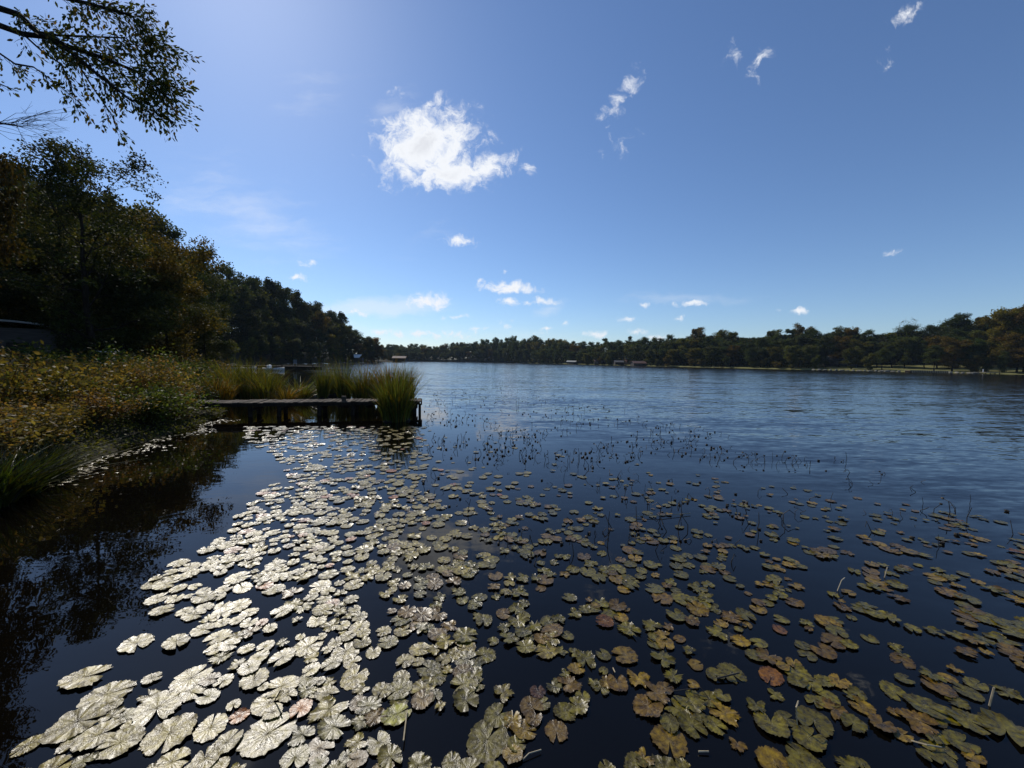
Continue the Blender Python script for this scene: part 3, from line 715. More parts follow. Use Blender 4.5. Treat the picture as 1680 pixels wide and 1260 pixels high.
for k, px, base_y, top_y, ws, c, lab in [
        (0, 650, 690, 622, 1.0, OL, 'largest sedge clump, in front of the outer end of the pier'),
        (0, 640, 664, 608, 1.3, BRN, 'brownish sedge clump right behind the largest one'),
        (0, 598, 663, 611, 1.05, YG, 'yellow-green sedge clump behind the pier left of the largest one'),
        (1, 565, 660, 607, .9, OL, 'upright sedge clump behind the pier above the small pale stub post'),
        (1, 530, 659, 611, .7, OL, 'narrow sedge clump behind the pier, left of the one above the stub post'),
        (1, 548, 652, 610, .7, YG, 'small sedge clump squeezed between the two behind the pier middle'),
        (3, 492, 658, 622, 1.5, OL, 'thin low sedge clump with open blades behind the pier'),
        (2, 440, 660, 617, .95, YG, 'yellow-green sedge clump behind the left half of the pier'),
        (2, 415, 656, 606, 1.1, YG, 'broad sedge clump just right of the one at the pier landing'),
        (2, 385, 655, 604, 1.2, YG, 'broad yellow-green sedge clump behind the pier landing'),
        (2, 428, 648, 612, 1.1, OL, 'dull sedge clump at the back of the broad ones by the landing'),
        (1, 668, 668, 614, .8, YG, 'leaning sedge clump at the outer pier corner'),
        (2, 358, 662, 625, .9, BRN, 'brown sedge clump where the pier meets the bank'),
        (3, 470, 664, 632, 1.0, BRN, 'small brown sedge tuft behind the pier left of the thin low clump'),
        (3, 22, 772, 700, .95, (.30, .36, .2), 'long arching sedge clump on the near left bank at the water edge'),
        (3, -25, 790, 700, .95, (.25, .34, .2), 'arching sedge clump cut by the left edge of the view'),
        (3, 62, 765, 712, 1.2, (.4, .45, .3), 'smaller arching sedge tuft right of the long one on the near bank')]:
    p_ = on_plane(px, base_y); gz = max(0.0, float(ground_z(p_[0], p_[1])))
    if gz > 0: p_ = on_plane(px, base_y, gz)
    hgt = at(px, top_y, p_[1])[2] - gz
    place_sedge(k, p_[0], p_[1], hgt / (1.75, 1.5, 1.3, 1.1)[k] * (1.34, 1.5, 1.45, 1.2)[k], ws, c, lab)

# ---------------------------------------------------------------- the pier
A = np.array([-10.95, 13.0]); B = np.array([-3.52, 14.72]); ax = (B - A) / np.linalg.norm(B - A); nrm_ = np.array([-ax[1], ax[0]])
PL = float(np.linalg.norm(B - A)); ang = atan2(ax[1], ax[0]); PW = .98; DZ = .50
def pp(s_, w_, z): q_ = A + ax * s_ + nrm_ * w_; return (q_[0], q_[1], z)
pier = empty('pier', (A[0], A[1], 0))
def child_obj(mb, name, mt, parent, smooth=False, sub=False):
    o_ = mb.obj(name, mt, None, smooth); o_.parent = parent
    o_.matrix_parent_inverse = Matrix.Translation(parent.location).inverted() if not sub else Matrix.Identity(4)
    return o_
rg = np.random.default_rng(8)
b = MB(); s_ = .07
while s_ < PL:
    b.box(pp(s_, PW / 2 + rg.normal(0, .012), DZ + rg.normal(0, .004)), (.135, PW + .06 + rg.normal(0, .02), .036), ang + rg.normal(0, .006), rg.normal(0, .012), rnd=rg.uniform(0, 1)); s_ += .160
child_obj(b, 'deck_boards', M_WOOD, pier)
for w_ in (.03, PW - .03):
    b = MB(); b.box(pp(PL / 2, w_, DZ - .075), (PL - .02, .045, .105), ang); child_obj(b, 'stringer', M_DARKWOOD, pier)
b = MB(); b.box(pp(PL + .045, PW / 2, DZ - .07), (.05, PW + .1, .14), ang); child_obj(b, 'end_board', M_DARKWOOD, pier)
def s_at(px):                    # how far along the pier a pixel column lies
    r = ray(px, 670); u = r[0] / r[1]
    return (u * A[1] - A[0]) / (ax[0] - u * ax[1])
for px in (408, 455, 523, 578, 680):
    for w_ in (.115, PW - .115):
        b = MB(); q_ = pp(s_at(px), w_, 0); b.tube([(q_[0], q_[1], -1.2), (q_[0] + rg.normal(0, .015), q_[1], DZ - .03)], .072, 10); child_obj(b, 'post', M_DARKWOOD, pier, False)
    b = MB(); b.box(pp(s_at(px) + .09, PW / 2, DZ - .235), (.045, PW - .05, .09), ang); child_obj(b, 'cross_beam', M_DARKWOOD, pier)
b = MB(); q_ = pp(PL - .02, .10, 0); b.box((q_[0], q_[1], -.33), (.1, .1, 1.45), ang); child_obj(b, 'post', M_DARKWOOD, pier)
tag(pier, 'low weathered plank pier on dark posts running out from the left bank', 'pier')
b = MB(); q_ = pp(s_at(563), .16, DZ + .10); b.box(q_, (.14, .12, .17), ang); b.box((q_[0], q_[1], q_[2] + .095), (.155, .135, .02), ang)
tag(b.obj('stub_post', M_WOOD), 'short pale wooden stub post standing on the pier deck', 'post')

# ---------------------------------------------------------------- far structures
def gable_house(name, X, Y, rz, size, wallh, roofh, wall_m, roof_m, lab, cat, z=None, stilts=0, over=.4, windows=2, open_front=False):
    z = max(.0, float(ground_z(X, Y))) if z is None else z
    root = empty(name, (X, Y, z), rz); wx, wy = size; z0 = stilts
    b = MB()
    if open_front:
        b.box((0, wy / 2 - .08, z0 + wallh / 2), (wx, .15, wallh)); b.box((-wx / 2 + .08, -.1, z0 + wallh / 2), (.15, wy - .36, wallh)); b.box((wx / 2 - .08, -.1, z0 + wallh / 2), (.15, wy - .36, wallh))
        b.box((0, 0, z0 + .06), (wx - .4, wy - .4, .12))
    else: b.box((0, 0, z0 + wallh / 2), (wx, wy, wallh))
    b.add([(-wx / 2, -wy / 2, z0 + wallh), (-wx / 2, wy / 2, z0 + wallh), (-wx / 2, 0, z0 + wallh + roofh * .97)], [[0, 2, 1]])
    b.add([(wx / 2, -wy / 2, z0 + wallh), (wx / 2, wy / 2, z0 + wallh), (wx / 2, 0, z0 + wallh + roofh * .97)], [[0, 1, 2]])
    o1 = b.obj('wall', wall_m, root)
    b = MB(); L_ = wx / 2 + over
    sl_ = roofh / (wy / 2)
    for sg in (-1, 1):
        e = sg * (wy / 2 + over); ze = z0 + wallh - sl_ * over; zr = z0 + wallh + roofh
        Vt = [(-L_, e, ze + .02), (L_, e, ze + .02), (L_, 0, zr + .02), (-L_, 0, zr + .02)]
        Vt += [(x_, y_, z_ + .14) for x_, y_, z_ in Vt]
        b.add(Vt, [[0, 3, 2, 1], [4, 5, 6, 7], [0, 1, 5, 4], [1, 2, 6, 5], [2, 3, 7, 6], [3, 0, 4, 7]])
    b.obj('roof', roof_m, root)
    if stilts or open_front:
        for x_ in np.linspace(-wx / 2 + .2, wx / 2 - .2, 4):
            for y_ in (-wy / 2 + .12, wy / 2 - .25):
                b = MB(); b.tube([(x_, y_, -1.3 - z if stilts else -.1), (x_, y_, z0 + wallh - .02)], .11, 6); b.obj('post', M_DARKWOOD, root)
    if windows and not open_front:
        for x_ in np.linspace(-wx * .3, wx * .3, windows):
            b = MB(); b.box((x_, -wy / 2 - .03, z0 + wallh * .55), (wx * .14, .05, wallh * .38)); b.obj('window', M_WINDOW, root)
    tag(root, lab, cat); return root
def px_house(px, d, wpx, top_y, base_y, depth, roof_frac, **k):
    a_ = at(px, base_y, d); H_ = at(px, top_y, d)[2] - a_[2]; Wd = wpx * d / FPX
    return a_, Wd, H_
a_, Wd, H_ = px_house(656, 258, 20, 584.5, 594.5, 6, .3)
gable_house('boathouse', a_[0], 258, .05, (Wd, 6), H_ * .58, H_ * .3, M_WALLDARK, M_ROOFRED, 'dark boathouse on posts at the tip of the left hill point', 'boathouse', z=0, stilts=.5, open_front=True)
a_ = at(587, 587, 196); zg = float(ground_z(a_[0], 196))
sh = empty('lakeside_shelter', (a_[0], 196, max(.2, zg)), .1)
b = MB(); tz = at(587, 582, 196)[2] - sh.location[2]; bz = at(587, 587, 196)[2] - sh.location[2]
b.add([(-2.0, 0, tz), (2.0, 0, tz), (1.15, -1.7, bz), (-1.3, -1.7, bz), (-2.0, .0, tz + .1), (2.0, .0, tz + .1), (1.15, -1.75, bz + .1), (-1.3, -1.75, bz + .1)], [[0, 1, 2, 3], [7, 6, 5, 4], [0, 4, 5, 1], [1, 5, 6, 2], [2, 6, 7, 3], [3, 7, 4, 0]])
b.obj('awning', M_WHITE, sh)
for x_, y_, h_ in ((-1.2, -1.6, bz), (1.05, -1.6, bz), (-1.8, .05, tz), (1.8, .05, tz)):
    b = MB(); b.tube([(x_, y_, -.3), (x_, y_, h_)], .07, 6); b.obj('post', M_DARKWOOD, sh)
b = MB(); b.box((0, 1.6, 1.2), (4.2, 3, 2.4)); b.obj('wall', M_WALLDARK, sh)
tag(sh, 'small shelter with a bright pale awning at the foot of the left hill', 'shelter')
# low floating dock with boats by the left hill
dk = empty('floating_dock', (-46, 69.5, 0), .03)
b = MB(); b.box((0, 0, .58), (22.4, 2.2, .1)); b.obj('deck', M_WOOD, dk)
b = MB(); b.box((0, 0, .24), (22.0, 1.9, .56)); b.obj('float', M_DARKWOOD, dk)
for x_ in (-10, -5, 0, 5, 10.4):
    b = MB(); b.tube([(x_, -1.18, -1), (x_, -1.18, .95)], .08, 6); b.obj('post', M_DARKWOOD, dk)
tag(dk, 'long low dark floating dock in front of the left hill', 'dock')
def boat(px, d, Ln, lab, rz, hump=True):
    a_ = on_plane(px, hz(px) + CAM_H * FPX / d); root = empty('rowing_boat', (a_[0], a_[1], 0), rz)
    b = MB(); sec = 12; Vv = []
    for i_ in range(sec + 1):
        u = i_ / sec; x_ = (u - .5) * Ln; hw = .62 * (1 - max(0, (u - .55) / .45) ** 2.2) * (.86 + .14 * min(1, u * 4)); sheer = .38 + .14 * (u - .3) ** 2 * 3
        for (fy, fz) in ((-1, sheer), (-.82, .05), (0, -.08), (.82, .05), (1, sheer), (.92, sheer - .02), (.7, .12), (0, .06), (-.7, .12), (-.92, sheer - .02)):
            Vv.append((x_, fy * max(hw, .02), fz))
    Fv = [[i_ * 10 + j_, i_ * 10 + (j_ + 1) % 10, (i_ + 1) * 10 + (j_ + 1) % 10, (i_ + 1) * 10 + j_] for i_ in range(sec) for j_ in range(10)] + [list(range(10))[::-1][:4]]
    b.add(Vv, Fv[:-1]); b.add(Vv[:10], [[9, 8, 7, 2], ]); b.obj('hull', M_WHITE, root, True)
    for u in (-.28, .1):
        b = MB(); b.box((u * Ln, 0, .33), (.28, 1.05, .04)); b.obj('seat', M_WOOD, root)
    if hump:
        b = MB(); b.tube([(-.1 * Ln, -.45, .34), (-.1 * Ln, -.2, .62), (-.1 * Ln, .15, .66), (-.1 * Ln, .45, .36)], [.18, .3, .3, .18], 8); b.obj('cover', M_WHITE, root, True)
    tag(root, lab, 'boat', 'boats by the floating dock')
boat(446, 63, 4.0, 'pale boat with a humped cover lying before the long low dock', .05)
boat(381, 62, 3.8, 'pale boat half hidden behind the bank plants left of the humped one', -.1, False)
boat(405, 65, 3.2, 'small pale boat between the other two by the dock', .02, False)
ch = empty('lawn_chair', (*[float(v) for v in (at(484, 600, 69.6)[0], 69.6)], .63), .4)
b = MB(); b.box((0, 0, .42), (.55, .5, .05)); b.obj('seat', M_METAL, ch)
b = MB(); b.box((0, .27, .8), (.55, .05, .7), 0, -.2); b.obj('backrest', M_METAL, ch)
for x_ in (-.25, .25):
    for y_ in (-.22, .22): b = MB(); b.tube([(x_, y_, 0), (x_, y_, .42)], .025, 5); b.obj('leg', M_METAL, ch)
tag(ch, 'grey lawn chair standing on the floating dock', 'chair')
# shed at the left edge with curved pale roof edge
sd_ = empty('shed', (float(at(18, 560, 21)[0]), 21, float(ground_z(at(18, 560, 21)[0], 21))), .55)
hb = at(18, 531, 21)[2] - sd_.location[2]
b = MB(); b.box((0, 0, hb / 2 - .15), (4.4, 3.2, hb - .3)); b.obj('wall', M_WALLDARK, sd_)
b = MB(); Vv = []; ns = 14
for i_ in range(ns + 1):
    u = i_ / ns * 2 - 1; zz = hb - .28 + .3 * (1 - u * u)
    for y_ in (-1.9, 1.9):
        for dz_ in (0, .09): Vv.append((u * 2.7, y_, zz + dz_))
Fv = []
for i_ in range(ns):
    p0, p1 = i_ * 4, (i_ + 1) * 4
    Fv += [[p0, p1, p1 + 2, p0 + 2][::-1], [p0 + 1, p1 + 1, p1 + 3, p0 + 3], [p0, p0 + 1, p1 + 1, p1], [p0 + 2, p1 + 2, p1 + 3, p0 + 3]]
b.add(Vv, Fv); b.obj('roof', M_METAL, sd_, False)
b = MB(); b.box((.9, -1.63, hb * .36), (.9, .05, hb * .6)); b.obj('door', M_DARKWOOD, sd_)
tag(sd_, 'dark shed with a low curved metal roof under the trees at the left edge', 'shed')
tb = at(178, 577, 20.5); root = empty('garden_table', (tb[0], 20.5, float(ground_z(tb[0], 20.5))), .2)
hb = tb[2] - root.location[2]
b = MB(); b.box((0, 0, hb), (.75, .5, .05)); b.obj('tabletop', M_WHITE, root)
b = MB(); b.tube([(0, 0, 0), (0, 0, hb - .02)], .04, 6); b.obj('leg', M_WHITE, root)
tag(root, 'small pale table among the shrubs right of the slender trunk', 'table')
# far shore buildings
def shore_h(px, off): d = shore_depth(px) + off; r = ray(px, hz(px)); return r[0] / r[1] * d, d
X, Y = shore_h(938, -1.5); gable_house('boathouse', X, Y, -.35, (7.0, 5.0), 1.5, .9, M_WALLDARK, M_ROOFPALE, 'low boathouse with a bright pale roof on the far shore', 'boathouse', z=0, stilts=.35, windows=1)
X, Y = shore_h(1047, 0); gable_house('boathouse', X, Y, .1, (7.8, 6), 1.5, 1.2, M_WALLDARK, M_ROOFRED, 'low boathouse with a wide rust red roof on the far lawn shore', 'boathouse', z=.1, windows=2)
X, Y = shore_h(1015, -1); gable_house('boathouse', X, Y, -.05, (5.4, 5), 1.7, 1.0, M_WALLDARK, M_ROOFGREY, 'dark open boathouse with a grey roof left of the rust red roof', 'boathouse', z=0, stilts=.4, open_front=True)
X, Y = shore_h(1033, 16); gable_house('house', X, Y, .15, (7.5, 6), 3.4, 2.0, M_BRICK, M_ROOFGREY, 'brick house above the lawn on the far shore', 'house', windows=3)
X, Y = shore_h(1033, 30); gable_house('house', X, Y, 1.4, (6, 5), 6.2, 2.0, M_WHITE, M_ROOFGREY, 'white gabled house front peeping above the brick house', 'house', windows=2)
X, Y = shore_h(984, 9); gable_house('house', X, Y, -.1, (8, 5), 2.2, 1.4, M_WALLDARK, M_ROOFRED, 'low house with a rust roof left of the lawn on the far shore', 'house', windows=3)
X, Y = shore_h(1378, 22); gable_house('house', X, Y, -.5, (11, 6), 2.6, 1.6, M_WALLDARK, M_ROOFGREY, 'dark low house among the trees above the right shore', 'house', windows=4)
# radio mast
X = float(at(1433, 560, 380)[0]); zt = at(1433, 541, 380)[2]; zb = float(ground_z(X, 380))
root = empty('radio_mast', (X, 380, zb), .3); b = MB(); hgt = zt - zb
for k in range(3):
    a0 = k * 2.094; b.tube([(cos(a0) * .7, sin(a0) * .7, -.3), (cos(a0) * .3, sin(a0) * .3, hgt)], .09, 4)
for zz in np.arange(1, hgt, 2.0):
    for k in range(3):
        a0, a1 = k * 2.094, (k + 1) * 2.094; r0 = .7 - .4 * zz / hgt; r1 = .7 - .4 * (zz + 1.6) / hgt
        b.tube([(cos(a0) * r0, sin(a0) * r0, zz), (cos(a1) * r1, sin(a1) * r1, zz + 1.6)], .04, 3)
b.obj('lattice', M_METAL, root); tag(root, 'thin radio mast standing above the right shore wood', 'mast')
# sea wall, white post, jetty on the right shore
def shore_run(px0, px1, off, n):
    out = []
    for px in np.linspace(px0, px1, n): X, Y = shore_h(px, off); out.append((X, Y))
    return np.array(out)
R_ = shore_run(1486, 1556, -.6, 9); root = empty('retaining_wall', (R_[0][0], R_[0][1], 0))
b = MB(); bs = MB()
for k in range(len(R_) - 1):
    c_ = (R_[k] + R_[k + 1]) / 2; dv = R_[k + 1] - R_[k]; ln = np.linalg.norm(dv); an = atan2(dv[1], dv[0])
    b.box((c_[0], c_[1], .10), (ln * .995, .3, .9), an); bs.box((c_[0], c_[1], .60), (ln * .995, .55, .09), an)
child_obj(b, 'wall', M_DARKWOOD, root); child_obj(bs, 'coping', M_STRAW, root)
for k in range(24):
    u = (k + .5) / 24 * (len(R_) - 1); i0 = int(u); c_ = R_[i0] * (1 - u + i0) + R_[min(i0 + 1, len(R_) - 1)] * (u - i0)
    b = MB(); b.tube([(c_[0], c_[1] - .32, -1), (c_[0], c_[1] - .32, .62)], .09, 6); child_obj(b, 'stake', M_STRAW, root)
tag(root, 'low staked retaining wall along the grassy right shore', 'retaining wall')
X, Y = shore_h(1625, -1.2); root = empty('jetty', (X, Y, 0), .15)
b = MB(); b.box((0, 0, .52), (5.6, 1.6, .12)); b.obj('deck', M_STRAW, root)
for x_ in (-2.6, -.9, .9, 2.6): b = MB(); b.tube([(x_, -.6, -1.2), (x_, -.6, .46)], .09, 6); b.obj('post', M_DARKWOOD, root)
tag(root, 'short pale jetty on the right shore near the right edge', 'jetty')
X, Y = shore_h(1613.5, -1.4); b = MB(); b.tube([(X, Y, .55), (X, Y, 1.25)], .09, 8); b.tube([(X, Y, 1.25), (X, Y, 1.4)], [.15, .12], 8); tag(b.obj('mooring_post', M_WHITE), 'white mooring post at the left end of the pale jetty', 'post')
# shoreline stones
b0 = MB(); rg = np.random.default_rng(2); Vv = []
ico = [(sin(th) * cos(ph), sin(th) * sin(ph), cos(th)) for th in np.linspace(.01, pi - .01, 7) for ph in np.arange(9) * 2 * pi / 9]
ico = np.array(ico) * (1 + rg.normal(0, .12, (63, 1)))
b0.add(ico, [[i_ * 9 + j_, i_ * 9 + (j_ + 1) % 9, (i_ + 1) * 9 + (j_ + 1) % 9, (i_ + 1) * 9 + j_] for i_ in range(6) for j_ in range(9)])
STN = b0.mesh('stone', M_STONE)
k_ = 0
for px in list(np.linspace(1335, 1475, 16)) + list(np.linspace(1560, 1600, 5)):
    X, Y = shore_h(px, rg.uniform(-.5, .8)); o_ = bpy.data.objects.new('shore_stone', STN); COL.objects.link(o_)
    o_.location = (X, Y, .12); o_.scale = (rg.uniform(.4, 1.2), rg.uniform(.4, .7), rg.uniform(.2, .45)); o_.rotation_euler = (0, 0, rg.uniform(0, 3)); k_ += 1
    tag(o_, 'pale boulder at the water line, %s from the left along the right shore' % ORD[k_ - 1], 'boulder', 'stones on the right shore')

# ---------------------------------------------------------------- overhanging tree, top left
rg = np.random.default_rng(31)
OT = empty('overhanging_tree', (-14.6, 7.2, float(ground_z(-14.6, 7.2)) - .1))
def T3(px, py, d): return at(px, py, d)
tw = MB(); rootp = np.array([-14.6, 7.2, float(ground_z(-14.6, 7.2)) - .3])
tw.tube([rootp, rootp + [.1, 0, 2.2], rootp + [.4, .1, 4.6], rootp + [.7, .1, 6.6], rootp + [.9, 0, 9.0], rootp + [1.0, -.1, 11.5]], [.34, .27, .22, .17, .11, .04], 12)
child_obj(tw, 'trunk', M_BARK, OT)
lw = MB(); LT = []
fk = T3(-330, 60, 7.3)
tk5 = rootp + np.array([.5, .1, 5.2])
MAIN = [[(-190, 30, 7.2), (-60, 25, 7.0), (0, 42, 7.0), (38, 56, 7.0), (75, 60, 6.9), (115, 84, 6.8), (160, 122, 6.7), (215, 165, 6.6), (228, 166, 6.6)],
        [(-190, -20, 7.3), (-60, -10, 7.2), (0, 14, 7.2), (32, 24, 7.2), (60, 52, 7.1), (112, 76, 7.0), (170, 95, 7.0), (225, 118, 6.9), (245, 135, 6.9)],
        [(60, 52, 7.1), (95, 58, 7.0), (150, 60, 7.0), (205, 62, 7.0), (255, 95, 7.0)],
        [(-60, -40, 7.3), (30, -20, 7.3), (100, -5, 7.2), (160, 10, 7.2), (215, 25, 7.1), (250, 65, 7.0)],
        [(38, 56, 7.0), (70, 85, 6.9), (100, 105, 6.8), (115, 135, 6.8), (120, 155, 6.8)],
        [(-60, 60, 7.0), (0, 88, 6.9), (25, 105, 6.9), (55, 110, 6.8), (90, 135, 6.8), (130, 168, 6.8)],
        [(-100, 110, 7.0), (-30, 125, 6.9), (5, 140, 6.8), (30, 150, 6.8)],
        [(115, 84, 6.8), (150, 140, 6.7), (172, 172, 6.7), (184, 190, 6.6), (190, 208, 6.6)]]
rads = [(.060, .008), (.065, .008), (.02, .004), (.05, .006), (.018, .004), (.022, .004), (.02, .004), (.014, .003)]
for ml, rd in zip(MAIN, rads):
    P = np.array([T3(*q) for q in ml]);
    if ml[0][0] < -150: P = np.vstack([tk5 if ml is MAIN[0] else tk5 + [.1, 0, .9], P])
    if ml[0] == (-60, -40, 7.3): P = np.vstack([tk5 + [.3, 0, 1.8], P])
    if ml[0][0] in (-60, -100) and ml[0][1] > 0: P = np.vstack([tk5 + [0, 0, -.3], P])
    rr_ = np.linspace(1, 0, len(P)) ** .7 * (rd[0] - rd[1]) + rd[1]
    lw.tube(P, rr_, 6)
    LT.append(P)
lc = []; tints = []
def twig(p0, d0, ln, lev=0):
    n_ = max(3, int(ln / .05)); pts = [p0]; d_ = unit(d0)
    for k in range(n_):
        d_ = unit(d_ + rg.normal(0, .10, 3) + np.array([.016, 0, -.018])); pts.append(pts[-1] + d_ * ln / n_)
        side = np.cross(d_, [0, 1, 0]) * rg.choice([-1, 1]) + rg.normal(0, .35, 3)
        if k > 0 and (lev or k > n_ * .25):
            lc.append(np.concatenate([pts[-1] + unit(side) * .03, unit(d_ * .9 + unit(side) * .7 + np.array([0, 0, -.35]))]))
            if rg.random() < .5: lc.append(np.concatenate([pts[-1] - unit(side) * .03, unit(d_ * .9 - unit(side) * .7 + np.array([0, 0, -.35]))]))
        if lev < 1 and k > n_ * .2 and rg.random() < .42:
            twig(pts[-1], d_ + unit(side) * .8, ln * rg.uniform(.25, .5), lev + 1)
    lw.tube(pts, np.linspace(.0045, .0015, len(pts)) if lev == 0 else .0018, 3, cap=False)
ex = unit(T3(100, 60, 7) - T3(0, 0, 7))
for li, (P, cnt_) in enumerate(zip(LT, (56, 60, 34, 54, 13, 14, 8, 8))):
    for _ in range(cnt_):
        u = rg.uniform(.35 if li in (0, 1, 3) else .2, 1) ** .8 * (len(P) - 1.001); i0 = int(u); p0 = P[i0] * (1 - u + i0) + P[i0 + 1] * (u - i0)
        ld = unit(P[i0 + 1] - P[i0]); d0 = ld * .6 + ex * .5 + rg.normal(0, .42, 3) * np.array([1, 1, .9])
        if li == 7: d0 = np.array([.25, 0, -.8]) + rg.normal(0, .3, 3)
        if li in (4, 5, 6): d0 = ld + np.array([.1, 0, -.5]) + rg.normal(0, .45, 3)
        twig(p0, d0, rg.uniform(.3, .7) * (.55 if li in (4, 5, 6, 7) else 1))
child_obj(lw, 'branches', M_BARK, OT)
lc = np.array(lc); n = len(lc); C = lc[:, :3]; T = lc[:, 3:]
Nn = rg.normal(size=(n, 3)); Nn -= (Nn * T).sum(1, keepdims=True) * T; Nn /= np.linalg.norm(Nn, axis=1, keepdims=True); Bb = np.cross(Nn, T)
ln = (rg.uniform(.055, .095, n))[:, None]; wd_ = ln * rg.uniform(.36, .5, (n, 1))
Vv = np.stack([C, C + T * ln * .35 + Bb * wd_ * .5, C + T * ln * .75 + Bb * wd_ * .36, C + T * ln, C + T * ln * .75 - Bb * wd_ * .36, C + T * ln * .35 - Bb * wd_ * .5], 1) - Nn[:, None] * 0
lf = MB(); lf.add(Vv.reshape(-1, 3), np.arange(6 * n).reshape(n, 6), rg.uniform(0, 1, n), tint=np.where(rg.random((n, 1)) < .15, np.array([[1.8, 1.1, .7]]), np.array([[.8, .9, .7]])))
child_obj(lf, 'foliage', M_LEAF, OT)
tag(OT, 'leafy branches of a tall tree hanging in from the top left corner', 'tree')
# bare twiggy branch below it
DT = empty('dead_tree', (-11.9, 8.6, float(ground_z(-11.9, 8.6)) - .1))
b = MB(); rp = np.array([-12.6, 8.6, float(ground_z(-12.6, 8.6)) - .2]); DT.location = rp
b.tube([rp, rp + [.1, 0, 2], rp + [.2, 0, 4.2], rp + [.1, 0, 6.4]], [.16, .13, .1, .03], 8); child_obj(b, 'trunk', M_BARK, DT)
b = MB(); st = T3(-60, 210, 8.5)
b.tube([rp + [.2, 0, 4.5], (rp + [.2, 0, 4.6] + st) / 2 + [0, 0, .15], st, T3(0, 202, 8.5), T3(30, 207, 8.5)], [.06, .045, .03, .018, .01], 6)
for k in range(26):
    s0 = T3(rg.uniform(-30, 45), 204 + rg.normal(0, 3), 8.5 + rg.normal(0, .1)); e = T3(rg.uniform(15, 112), rg.uniform(178, 242), 8.5 + rg.normal(0, .3))
    if e[0] < s0[0] + .2: e = e + [.5, 0, 0]
    mid = (s0 + e) / 2 + rg.normal(0, .04, 3) + [0, 0, .03]
    b.tube([s0, mid, e], [.006, .004, .002], 3, cap=False)
    for _ in range(3):
        q0 = mid * (1 - (u := rg.uniform(0, .9))) + e * u; b.tube([q0, q0 + (e - s0) * rg.uniform(.15, .3) + rg.normal(0, .09, 3)], [.003, .0015], 3, cap=False)
child_obj(b, 'branches', M_BARK, DT)
tag(DT, 'bare fan of leafless grey twigs reaching in at the left edge', 'dead tree')
o_ = None
tp = at(-28, 205, 10.5); gz = float(ground_z(tp[0], 10.5)) - .1
place_tree('near', tp[0] - 1.7, 10.5, PH['near'] * (tp[2] - gz) / H0[2], (.6, .42, .35), np.random.default_rng(3), 'reddish-leaved tree whose tip just shows at the left edge', 'trees on the near left bank', seed=2, wide=.62)

# ---------------------------------------------------------------- lily pads
m, t, o = mat('lily_pad')
uvn = N(t, 'ShaderNodeUVMap'); uvn.uv_map = 'UVMap'
oi = N(t, 'ShaderNodeObjectInfo'); ti = N(t, 'ShaderNodeAttribute', attribute_name='tint')
us = N(t, 'ShaderNodeSeparateXYZ'); L(t, uvn.outputs[0], us.inputs[0])
th = math_n(t, 'ARCTAN2', us.outputs[1], us.outputs[0])
rad_ = N(t, 'ShaderNodeVectorMath', operation='LENGTH'); L(t, uvn.outputs[0], rad_.inputs[0])
tc = N(t, 'ShaderNodeTexCoord'); gp = N(t, 'ShaderNodeNewGeometry').outputs['Position']
nA = noise(t, gp, 30, 5, .7); nB = noise(t, gp, 110, 4, .7); nC = noise(t, gp, 9, 3, .6)
thw = math_n(t, 'MULTIPLY_ADD', nA.outputs['Fac'], 1.1, th)
vein = math_n(t, 'ABSOLUTE', math_n(t, 'SINE', math_n(t, 'MULTIPLY', thw, 8.0)))
vein = math_n(t, 'POWER', vein, .45)
veinm = math_n(t, 'MULTIPLY', math_n(t, 'SUBTRACT', 1.0, vein), maprange(t, rad_.outputs['Value'], .0, .9, 1.0, .25))
basec = ramp(t, nA.outputs['Fac'], [(.22, (.008, .005, .001)), (.40, (.048, .031, .004)), (.55, (.125, .086, .005)), (.75, (.25, .185, .018))])
rim = maprange(t, math_n(t, 'MULTIPLY_ADD', nC.outputs['Fac'], .6, rad_.outputs['Value']), 1.0, 1.4)
basec = mixrgb(t, math_n(t, 'MULTIPLY', rim, .65), basec, (.05, .030, .006))
basec = mixrgb(t, math_n(t, 'MULTIPLY', veinm, .2), basec, (.12, .095, .025))
spot = maprange(t, nB.outputs['Fac'], .60, .72)
basec = mixrgb(t, math_n(t, 'MULTIPLY', spot, .75), basec, (.022, .014, .008))
col = mixrgb(t, 1.0, mixrgb(t, 1.0, basec, oi.outputs['Color'], 'MULTIPLY'), ti.outputs['Color'], 'MULTIPLY')
p = N(t, 'ShaderNodeBsdfPrincipled'); L(t, col, p.inputs['Base Color']); L(t, maprange(t, nA.outputs['Fac'], .3, .7, .25, .36), p.inputs['Roughness'])
p.inputs['Specular IOR Level'].default_value = .45
hgt = math_n(t, 'MULTIPLY_ADD', veinm, -.3, math_n(t, 'MULTIPLY_ADD', nB.outputs['Fac'], .45, nA.outputs['Fac']))
L(t, bump(t, hgt, .0026, 1.0), p.inputs['Normal'])
L(t, p.outputs[0], o.inputs[0]); M_PAD = m

